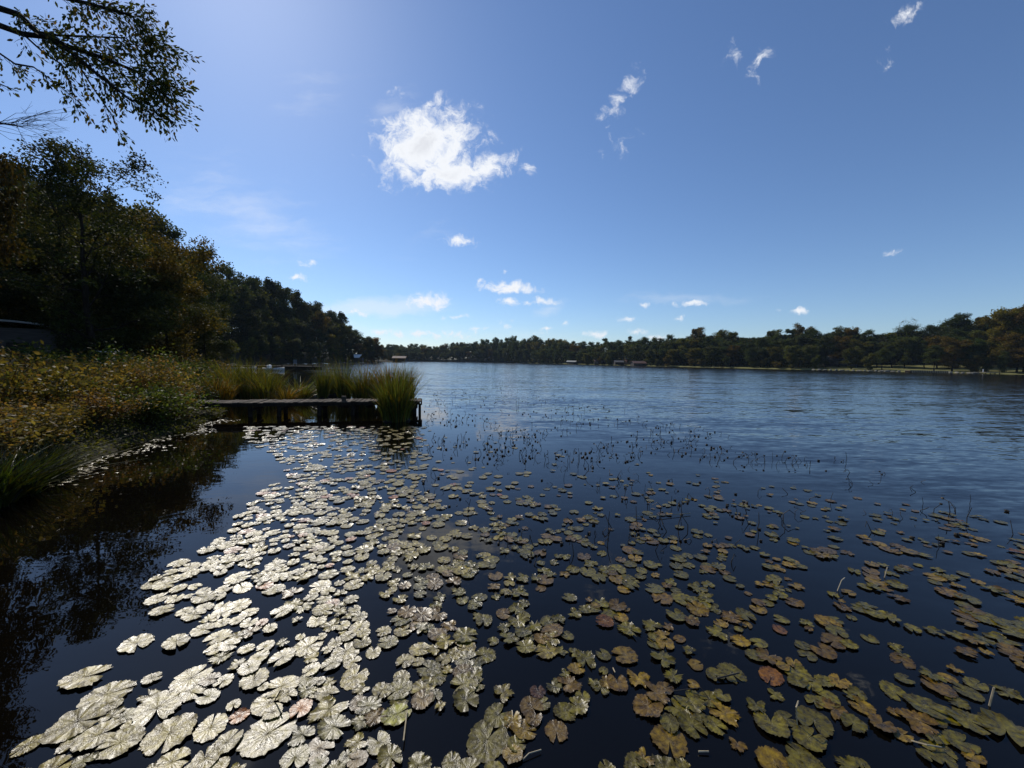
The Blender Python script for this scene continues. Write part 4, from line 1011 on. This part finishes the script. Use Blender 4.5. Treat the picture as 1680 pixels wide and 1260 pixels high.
def pad_geom(rg, style):
    sg, rs = 56, np.array([0.02, .22, .45, .68, .86, 1.0])
    nh = rg.uniform(.08, .5) if style != 'torn' else rg.uniform(.4, 1.1)
    th = np.linspace(nh, 2 * pi - nh, sg + 1)
    K = [rg.normal(0, 1, 4) for _ in range(3)]
    out = 1 + .022 * sum(K[0][k] * np.sin((k + 2) * th + K[1][k] * 3) for k in range(4))
    if style == 'torn': out += -.26 * np.abs(np.sin(th * rg.uniform(1.2, 2.6) + rg.uniform(0, 6))) ** 5 + rg.normal(0, .06, sg + 1) - .2 * (rg.random(sg + 1) < .08)
    else: out += rg.normal(0, .04, sg + 1) - .07 * (rg.random(sg + 1) < .07)
    ell = rg.uniform(.84, 1.0)
    thn = np.linspace(nh * .12 + .02, 2 * pi - nh * .12 - .02, sg + 1)
    V = []; U = []
    ruf = rg.uniform(.008, .024) * (1.8 if style != 'flat' else 1); fq = rg.integers(6, 12); ph = rg.uniform(0, 6, 4)
    fd = rg.uniform(0, 6.28); fs = {'flat': 0, 'torn': rg.uniform(.1, .3), 'curl': rg.uniform(.15, .45)}[style]
    for r in rs:
        f = r; a = thn * (1 - f) + th * f
        rr = r * (1 + (out - 1) * r ** 2)
        x = rr * np.cos(a); y = rr * np.sin(a) * ell
        z = ruf * r ** 2 * np.sin(a * fq + ph[0]) + .6 * ruf * r ** 3 * np.sin(a * (fq * 2.3) + ph[1]) + .009 * np.cos(a * 16) * r * (1 - r) + .02 * r ** 4
        dcr = x * cos(fd) + y * sin(fd)
        z = z + fs * np.clip(dcr - .45, 0, 1) ** 1.3 * 1.2 + rg.normal(0, .010, sg + 1) * r
        if style == 'torn': z = z + .05 * r * np.sin(a * 3 + ph[2]) + .03 * np.sin(x * 7 + ph[3]) * np.sin(y * 6)
        V.append(np.stack([x, y, z], -1)); U.append(np.stack([x, y], -1))
    V = np.concatenate(V); U = np.concatenate(U); V[:, 2] -= V[:, 2].min() * .55
    n1 = sg + 1
    F = np.array([[i * n1 + j, (i + 1) * n1 + j, (i + 1) * n1 + j + 1, i * n1 + j + 1] for i in range(len(rs) - 1) for j in range(sg)])
    return V, F, U
rg = np.random.default_rng(77)
PG = [pad_geom(rg, s_) for s_ in ['flat'] * 14 + ['curl'] * 5 + ['torn'] * 9]
def pad_mesh(g):
    b = MB(); b.add(g[0], g[1], uv=g[2]); return b.mesh('lily_pad', M_PAD, True)
PM = [pad_mesh(g) for g in PG]
BX = np.array([(690, 400), (720, 405), (745, 440), (765, 478), (800, 440), (850, 385), (880, 365), (940, 262), (1000, 222), (1028, 250), (1042, 335), (1085, 330), (1100, 288), (1150, 215), (1185, 70), (1260, 25), (1400, -40)])
HAND = [  # px, py, radius, notch turn, style index, tint, label, short name
    (140, 1113, .165, .4, 0, 'sunlit', 'large silvery lily pad lying farthest left, alone above the long one', 'farthest left pad'),
    (176, 1141, .17, .5, 1, 'sunlit', 'long silvery lily pad just below the farthest left one', 'long left pad'),
    (224, 1057, .14, 5.6, 2, 'sunlit', 'lone silvery lily pad, left of the pair on open dark water', 'left pad of the lone pair'),
    (289, 1056, .125, 5.5, 3, 'sunlit', 'lone silvery lily pad, right of the pair on open dark water', 'right pad of the lone pair'),
    (249, 1115, .075, .5, 4, 'sunlit', 'small silvery lily pad alone between the big ones at lower left', 'small lone pad'),
    (357, 1046, .12, 4.2, 5, 'sunlit', 'silvery lily pad pointing right beside the lone pair', 'pointed silvery pad'),
    (127, 1187, .17, .2, 6, 'sunlit', 'wide silvery lily pad with a split, second row from the bottom left', 'split wide pad'),
    (258, 1165, .165, 5.3, 7, 'sunlit', 'broad oval silvery lily pad left in the big raft at lower left', 'broad oval pad'),
    (314, 1115, .15, 1.2, 8, 'sunlit', 'round ribbed silvery lily pad at the top left of the big raft', 'ribbed raft pad'),
    (278, 1206, .165, 5.0, 9, 'sunlit', 'silvery lily pad with heart notch at the bottom of the big raft', 'heart notch pad'),
    (346, 1195, .125, 2, 1, 'sunlit', 'oval silvery lily pad with dark ribs next to the sun glint', 'glint side pad'),
    (650, 1175, .115, .6, 3, 'pale green', 'pale green round lily pad standing out among the brown ones', 'pale green pad'),
    (882, 1138, .07, 1.5, 11, 'purple-brown', 'small glossy purple-brown lily pad alone on black water', 'purple-brown pad'),
    (913, 1201, .095, 4.6, 2, 'brown', 'round brown lily pad alone left of the bottom middle', 'round brown pad'),
    (1098, 1217, .13, 4.4, 9, 'golden', 'golden heart-shaped lily pad near the bottom middle', 'golden heart pad'),
    (1265, 1110, .115, 4, 1, 'reddish', 'reddish oval lily pad alone right of the middle', 'reddish oval pad'),
    (1025, 1077, .12, 3.2, 12, 'golden', 'golden folded lily pad shaped like a shell right of the middle', 'folded shell pad'),
    (1467, 1136, .11, 4.7, 0, 'olive', 'olive two-lobed lily pad alone on the right', 'two-lobed right pad'),
    (1368, 1054, .125, 3.6, 4, 'brown', 'brown oval lily pad with a light midrib on the right', 'brown oval right pad'),
    (1200, 1105, .12, 4.9, 12, 'olive', 'notched olive lily pad crossed by a dark twig', 'twig-crossed pad'),
    (1335, 1185, .13, 4.0, 16, 'olive', 'ragged olive lily pad at lower right', 'ragged lower right pad'),
    (1400, 1190, .09, 3.7, 17, 'olive', 'torn olive lily pad beside the ragged one at lower right', 'torn lower right pad'),
    (1650, 1200, .17, 3.9, 18, 'olive', 'large ragged olive lily pad at the bottom right edge', 'large right edge pad'),
    (693, 1150, .10, 1.2, 5, 'brown', 'brown lily pad with wet shine right of the pale green one', 'wet brown pad'),
    (718, 1043, .10, 4.8, 6, 'brown', 'brown heart lily pad with pale centre near the picture middle', 'pale centre pad'),
    (1240, 1160, .085, 1, 19, 'olive', 'small ragged olive lily pad between the reddish oval and the golden heart', 'small ragged pad'),
    (800, 1215, .17, 1, 10, 'olive', 'large curled olive lily pad at the bottom edge left of the middle', 'large bottom pad'),
    (1480, 1085, .10, 3.8, 7, 'brown', 'long brown lily pad above the two-lobed one', 'long brown pad'),
    (440, 1205, .19, .8, 8, 'sunlit', 'big glittering silvery lily pad right beside the sun glint', 'glittering pad'),
    (390, 950, .15, .6, 2, 'sunlit', 'silvery oval lily pad at the left rim of the upper raft', 'upper rim pad'),
    (540, 1165, .15, 1, 19, 'sunlit', 'crumpled shining lily pad between the big raft and the pale green pad', 'crumpled shining pad')]
TN = {'sunlit': (1.5, 1.6, 2.2), 'pale green': (1.6, 2.1, 1.6), 'purple-brown': (.6, .35, .7), 'brown': (.88, .70, .36), 'golden': (1.4, 1.22, .30), 'reddish': (1.2, .68, .42), 'olive': (.86, .96, .36), 'rusty': (2.0, .9, .4)}  # first tint paints the sun's sheen into the pad's base colour
PADS = []
for h_ in HAND:
    q_ = on_plane(h_[0], h_[1]); PADS.append([q_[0], q_[1], h_[2] * .74, h_[3], h_[4], TN[h_[5]], h_[6], h_[5]])
cell = {}
def near_ok(x, y, r, k):
    cx, cy = int(x / .35), int(y / .35)
    for i in (-1, 0, 1):
        for j in (-1, 0, 1):
            for (a, b_, c) in cell.get((cx + i, cy + j), ()):
                if (x - a) ** 2 + (y - b_) ** 2 < (k * (r + c)) ** 2: return False
    return True
for q_ in PADS: cell.setdefault((int(q_[0] / .35), int(q_[1] / .35)), []).append((q_[0], q_[1], q_[2] * (2.0 if 'lone' in q_[6] else 1.15)))
def vnoise(x, y):
    return .5 + .25 * sin(x * 4.1 + 2.1 * sin(y * 2.3)) + .25 * sin(y * 4.7 + 1.9 * sin(x * 2.9 + 1.0))
for _ in range(60000):
    Y = 1.3 + 12.2 * rg.random() ** 1.25; X = rg.uniform(-1.45, 1.5) * (Y + .5)
    px, py = to_px(X, Y, 0.0); px = float(px); py = float(py)
    if not (-30 < px < 1760 and 692 < py < 1420): continue
    bx = np.interp(py, BX[:, 0], BX[:, 1]); e = px - bx
    if e < 0: continue
    D = np.interp(e, [0, 60, 300, 480, 800, 1300], [.5, .66, .55, .31, .20, .16])
    if py < 700 + max(0, (px - 690)) * .16: continue
    if px > 700: D *= np.interp(py, [720, 790, 860, 960, 1260], [.08, .3, .7, .95, .95])
    if py < 800: D *= np.interp(py, [700, 735, 800], [1.1, .6, .85])
    if py < 765: D *= np.interp(px, [400, 600, 720], [1, .75, .45])
    c = vnoise(X * 1.9, Y * 1.9)
    if c < .42 - D * .55: continue
    if rg.random() > D * (.25 + c): continue
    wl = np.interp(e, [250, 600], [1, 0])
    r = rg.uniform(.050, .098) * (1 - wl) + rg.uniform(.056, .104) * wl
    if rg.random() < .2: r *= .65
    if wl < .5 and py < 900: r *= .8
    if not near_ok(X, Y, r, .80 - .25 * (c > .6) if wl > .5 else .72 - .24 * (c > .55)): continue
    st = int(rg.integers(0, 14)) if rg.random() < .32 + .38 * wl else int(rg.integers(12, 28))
    if wl > .55: tn = 'sunlit' if rg.random() < .86 else rg.choice(['olive', 'brown', 'rusty'])  # pads on the sun side mostly get the tint with painted sheen
    elif wl > 0: tn = rg.choice(['sunlit', 'olive', 'olive', 'brown'])
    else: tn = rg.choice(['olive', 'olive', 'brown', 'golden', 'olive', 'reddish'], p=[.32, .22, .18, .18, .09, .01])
    PADS.append([X, Y, r, rg.uniform(0, 6.28), st, TN[tn], None, tn])
    cell.setdefault((int(X / .35), int(Y / .35)), []).append((X, Y, r))
print('PADS', len(PADS))
def pxs(q): return to_px(q[0], q[1], 0.0)
sc = []
for q in PADS:
    px, py = pxs(q); inside = -20 < px < 1700 and py < 1280
    sc.append((q[2] / q[1]) ** 2 / q[1] * (1 if inside else .0) + (9 if q[6] else 0))
order = np.argsort(sc)[::-1]
indiv = set(order[:300].tolist())
SH = [(to_px(q[0], q[1], 0.0), HAND[i][7]) for i, q in enumerate(PADS[:len(HAND)])]
DIRS = ['right', 'upper right', 'top', 'upper left', 'left', 'lower left', 'bottom', 'lower right']
use = {}
stuff = MB(); recs = []
for i, q in enumerate(PADS):
    z = .004 + rg.uniform(0, .012)
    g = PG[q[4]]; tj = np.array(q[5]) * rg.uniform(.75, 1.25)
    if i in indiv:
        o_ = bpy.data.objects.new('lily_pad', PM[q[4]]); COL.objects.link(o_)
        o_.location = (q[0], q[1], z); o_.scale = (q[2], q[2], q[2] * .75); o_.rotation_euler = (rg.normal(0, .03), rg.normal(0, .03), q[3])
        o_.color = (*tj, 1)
        lab = q[6]
        if lab is None:
            px, py = pxs(q); best = min(range(len(SH)), key=lambda k: (SH[k][0][0] - px) ** 2 + (SH[k][0][1] - py) ** 2)
            dx, dy = px - SH[best][0][0], SH[best][0][1] - py; dd = float(np.hypot(dx, dy))
            recs.append((best, int(round(atan2(dy, dx) / (pi / 4))) % 8, dd, q, o_))
        tag(o_, lab, 'lily pad', 'lily pads large in the foreground')
    else:
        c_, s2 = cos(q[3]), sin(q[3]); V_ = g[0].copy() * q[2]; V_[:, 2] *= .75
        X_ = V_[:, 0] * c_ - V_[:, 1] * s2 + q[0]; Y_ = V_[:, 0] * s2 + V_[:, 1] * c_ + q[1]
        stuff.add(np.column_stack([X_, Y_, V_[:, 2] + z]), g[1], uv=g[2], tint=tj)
grp = {}
for r_ in recs: grp.setdefault((r_[0], r_[1]), []).append(r_)
for (bi, di), rs in grp.items():
    rs.sort(key=lambda r_: r_[2])
    for k, r_ in enumerate(rs):
        q = r_[3]; shape = 'ragged ' if q[4] >= 19 else 'curled ' if q[4] >= 14 else 'round '
        tag(r_[4], '%s%s pad, %s to the %s of the %s' % (shape, q[7], ORD[k] if k else 'nearest', DIRS[di], SH[bi][1]))
tag(stuff.obj('lily_pads_farther_out', M_PAD, smooth=True), 'lily pads carpeting the water farther out', 'lily pads', kind='stuff')
# tiny floating leaves along the bank
b = MB(); n_ = 0
while n_ < 520:
    k = rg.integers(len(LEFT) - 1); Y = rg.uniform(3.5, 13.2); X = np.interp(Y, [q[1] for q in LEFT[:9]], [q[0] for q in LEFT[:9]]) + abs(rg.normal(0, .28)) + .15 + .2 * sin(Y * 3.1)
    if lake_sd(X, Y) > -.02: continue
    a = rg.uniform(0, 6.28); r = rg.uniform(.018, .05); an = np.linspace(0, 2 * pi, 8)[:-1] + a
    V_ = np.column_stack([X + r * np.cos(an), Y + r * .8 * np.sin(an), .006 + .006 * rg.random(7)]); b.add(V_, [list(range(7))], tint=np.array((.9, .9, .8)), uv=np.column_stack([np.cos(an), np.sin(an)])); n_ += 1
tag(b.obj('floating_leaves', M_PAD), 'scum of tiny floating leaves along the left bank', 'floating leaves', kind='stuff')

# ---------------------------------------------------------------- dead stalks standing in the water
def blob(b, c, r, rg):
    V_ = []; 
    for th in np.linspace(.05, pi - .05, 5):
        for ph in np.arange(7) * 2 * pi / 7:
            k = r * (1 + rg.normal(0, .18)); V_.append((c[0] + k * sin(th) * cos(ph), c[1] + k * sin(th) * sin(ph), c[2] + k * .8 * cos(th)))
    b.add(V_, [[i * 7 + j, i * 7 + (j + 1) % 7, (i + 1) * 7 + (j + 1) % 7, (i + 1) * 7 + j] for i in range(4) for j in range(7)])
def stalk_shape(rg, pod):
    pts = [np.array([0, 0, -.06])]; h_ = rg.uniform(.08, .24); k = rg.integers(2, 5)
    a = rg.uniform(0, 6.28); lean = rg.uniform(0, .5); d_ = np.array([cos(a) * lean, sin(a) * lean, 1])
    for i in range(k):
        pts.append(pts[-1] + unit(d_) * (h_ + .06) / k); d_ = d_ + rg.normal(0, .5, 3) * (1, 1, .5)
        if i == k - 2 and rg.random() < .5: d_[2] = -abs(d_[2]) * .8
    pts = np.array(pts); pts[1:, 2] = np.maximum(pts[1:, 2], .01)
    return pts
STK = []
for k in range(12):
    pts = stalk_shape(rg, k % 3 == 0); b = MB(); b.tube(pts, np.linspace(.0050, .0034, len(pts)), 5); me = b.mesh('water_stalk', M_STEM)
    pod = None
    if k % 3 == 0: pb = MB(); blob(pb, pts[-1], .019, rg); pod = pb.mesh('seed_pod', M_STEM)
    STK.append((me, pod, pts))
pb = MB(); blob(pb, (0, 0, .012), .024, rg); LOW = pb.mesh('seed_pod', M_STEM)
def stalk_density(px, py):
    if py < 632 or py > 930 or px < 690: return 0
    xr = np.interp(py, [632, 660, 700, 760, 830, 930], [860, 960, 1130, 1400, 1650, 1700]); xl = np.interp(py, [632, 660, 720, 760, 930], [700, 695, 700, 640, 860])
    if px < xl or px > xr: return 0
    return np.interp(px, [700, 1000, 1250, 1700], [1, .9, .55, .3]) * np.interp(py, [632, 660, 800, 900, 930], [.9, 1, .75, .35, .1])
ST = []
tries = 0
while len(ST) < 900 and tries < 60000:
    tries += 1
    py = rg.uniform(632, 930); px = rg.uniform(640, 1700)
    if rg.random() > stalk_density(px, py) * (.25 + .75 * (py < 760)): continue
    q_ = on_plane(px, py); 
    if vnoise(q_[0] * .35, q_[1] * .35) < .3: continue
    ST.append((q_[0], q_[1], px, py, q_[1]))
ST.sort(key=lambda q: q[4])
sb = MB(); zc = {}
for i, (X, Y, px, py, d) in enumerate(ST):
    k = int(rg.integers(12)); low = rg.random() < .25
    if i < 280:
        row = 'nearest' if py > 830 else 'middle' if py > 760 else 'farther'
        if low:
            o_ = bpy.data.objects.new('seed_pod', LOW); COL.objects.link(o_); o_.location = (X, Y, 0); o_.rotation_euler = (0, 0, rg.uniform(0, 6)); o_.scale = (rg.uniform(.7, 1.2),) * 3
            tag(o_, 'dark water lily seed pod just breaking the surface among the %s stalks' % row, 'seed pod', 'floating seed pods, %s rows' % row)
        else:
            me, pod, pts = STK[k]; o_ = bpy.data.objects.new('water_stalk', me); COL.objects.link(o_); o_.location = (X, Y, 0); o_.rotation_euler = (0, 0, rg.uniform(0, 6)); o_.scale = (rg.uniform(.7, 1.25),) * 3
            if pod: c_ = bpy.data.objects.new('seed_pod', pod); COL.objects.link(c_); c_.parent = o_
            tag(o_, 'thin dark bent dead stalk %sin the water, %s rows of stalks' % ('with a seed pod ' if pod else '', row), 'stalk', 'dead stalks%s, %s rows' % (' with pods' if pod else '', row))
    else:
        a = rg.uniform(0, 6); s2 = rg.uniform(.6, 1.1)
        if low: blob(sb, (X, Y, .015), .028 * s2, rg)
        else:
            pts = STK[k][2] * s2; R2 = np.array([[cos(a), -sin(a), 0], [sin(a), cos(a), 0], [0, 0, 1]]); P = pts @ R2.T + [X, Y, 0]; sb.tube(P, .0055, 4, cap=False)
            if STK[k][1]: blob(sb, P[-1], .024 * s2, rg)
tag(sb.obj('distant_stalks', M_STEM), 'thicket of dead lily stalks dotting the open water beyond the pier', 'stalks', kind='stuff')
# pale broken stalks among the foreground pads
for pts, r, m_, lab in [
        ([(1309, 1192, 0), (1306, 1160, .13), (1310, 1150, .14)], .0035, M_STRAW, 'short pale hooked stalk standing among the pads at lower right'),
        ([(1622, 1158, 0), (1631, 1128, .12)], .0055, M_STRAW, 'straight pale stalk standing near the right edge'),
        ([(858, 1246, .01), (868, 1236, .02), (888, 1230, .015)], .003, M_STRAW, 'curved pale stem floating near the bottom middle'),
        ([(1003, 1083, .0), (1009, 1103, .03)], .0035, M_STRAW, 'pale stem hanging below the golden folded pad'),
        ([(1104, 1134, .01), (1150, 1128, .04), (1163, 1146, .01)], .0028, M_STEM, 'thin dark arched stem above the ragged pads right of middle'),
        ([(1146, 1233, .012), (1163, 1233, .014)], .004, M_STRAW, 'short pale piece of stem floating near the golden heart pad'),
        ([(1176, 1113, .02), (1213, 1104, .035)], .005, M_STEM, 'dark twig lying across an olive pad'),
        ([(1040, 847, .02), (1085, 845.5, .03), (1133, 842, .02)], .005, M_STRAW, 'long thin pale stick floating level among the dark stalks'),
        ([(446, 1150, .0), (460, 1133, .1)], .004, M_STEM, 'thin dark stalk beside the glittering pads'),
        ([(1372, 970, .0), (1381, 952, .09), (1386, 948, .09)], .004, M_STRAW, 'small pale bent stalk in the right half of the pads'),
        ([(1450, 948, 0), (1456, 930, .1)], .005, M_STRAW, 'pale stub of stalk right of the small bent one'),
        ([(668, 1165, .02), (662, 1215, .03)], .004, M_STRAW, 'pale thin stem lying on the dark pads below the pale green pad'),
        ([(1495, 1215, .01), (1520, 1222, .03), (1545, 1226, .02)], .004, M_STRAW, 'pinkish pale stem lying flat near the bottom right')]:
    b = MB(); P = [on_plane(x, y, 0.0) if False else on_plane(x, y, z) for x, y, z in pts]
    if pts[0][2] == 0: P[0] = P[0] * [1, 1, 0] + [0, 0, -.03]; 
    b.tube(P, r, 5); tag(b.obj('broken_stalk', m_), lab, 'stalk', 'broken stalks among the foreground pads')
# ---------------------------------------------------------------- air
m = bpy.data.materials.new('air'); m.use_nodes = True; t = m.node_tree; t.nodes.clear(); o = N(t, 'ShaderNodeOutputMaterial')
pv = N(t, 'ShaderNodeVolumePrincipled'); pv.inputs['Color'].default_value = (.62, .80, 1.0, 1); pv.inputs['Density'].default_value = .00010; pv.inputs['Anisotropy'].default_value = .0
L(t, pv.outputs[0], o.inputs['Volume'])
b = MB(); b.box((50, 350, 33), (1900, 1500, 72)); tag(b.obj('haze', m), 'thin bluish haze over the lake', kind='stuff')
S.cycles.volume_bounces = 0
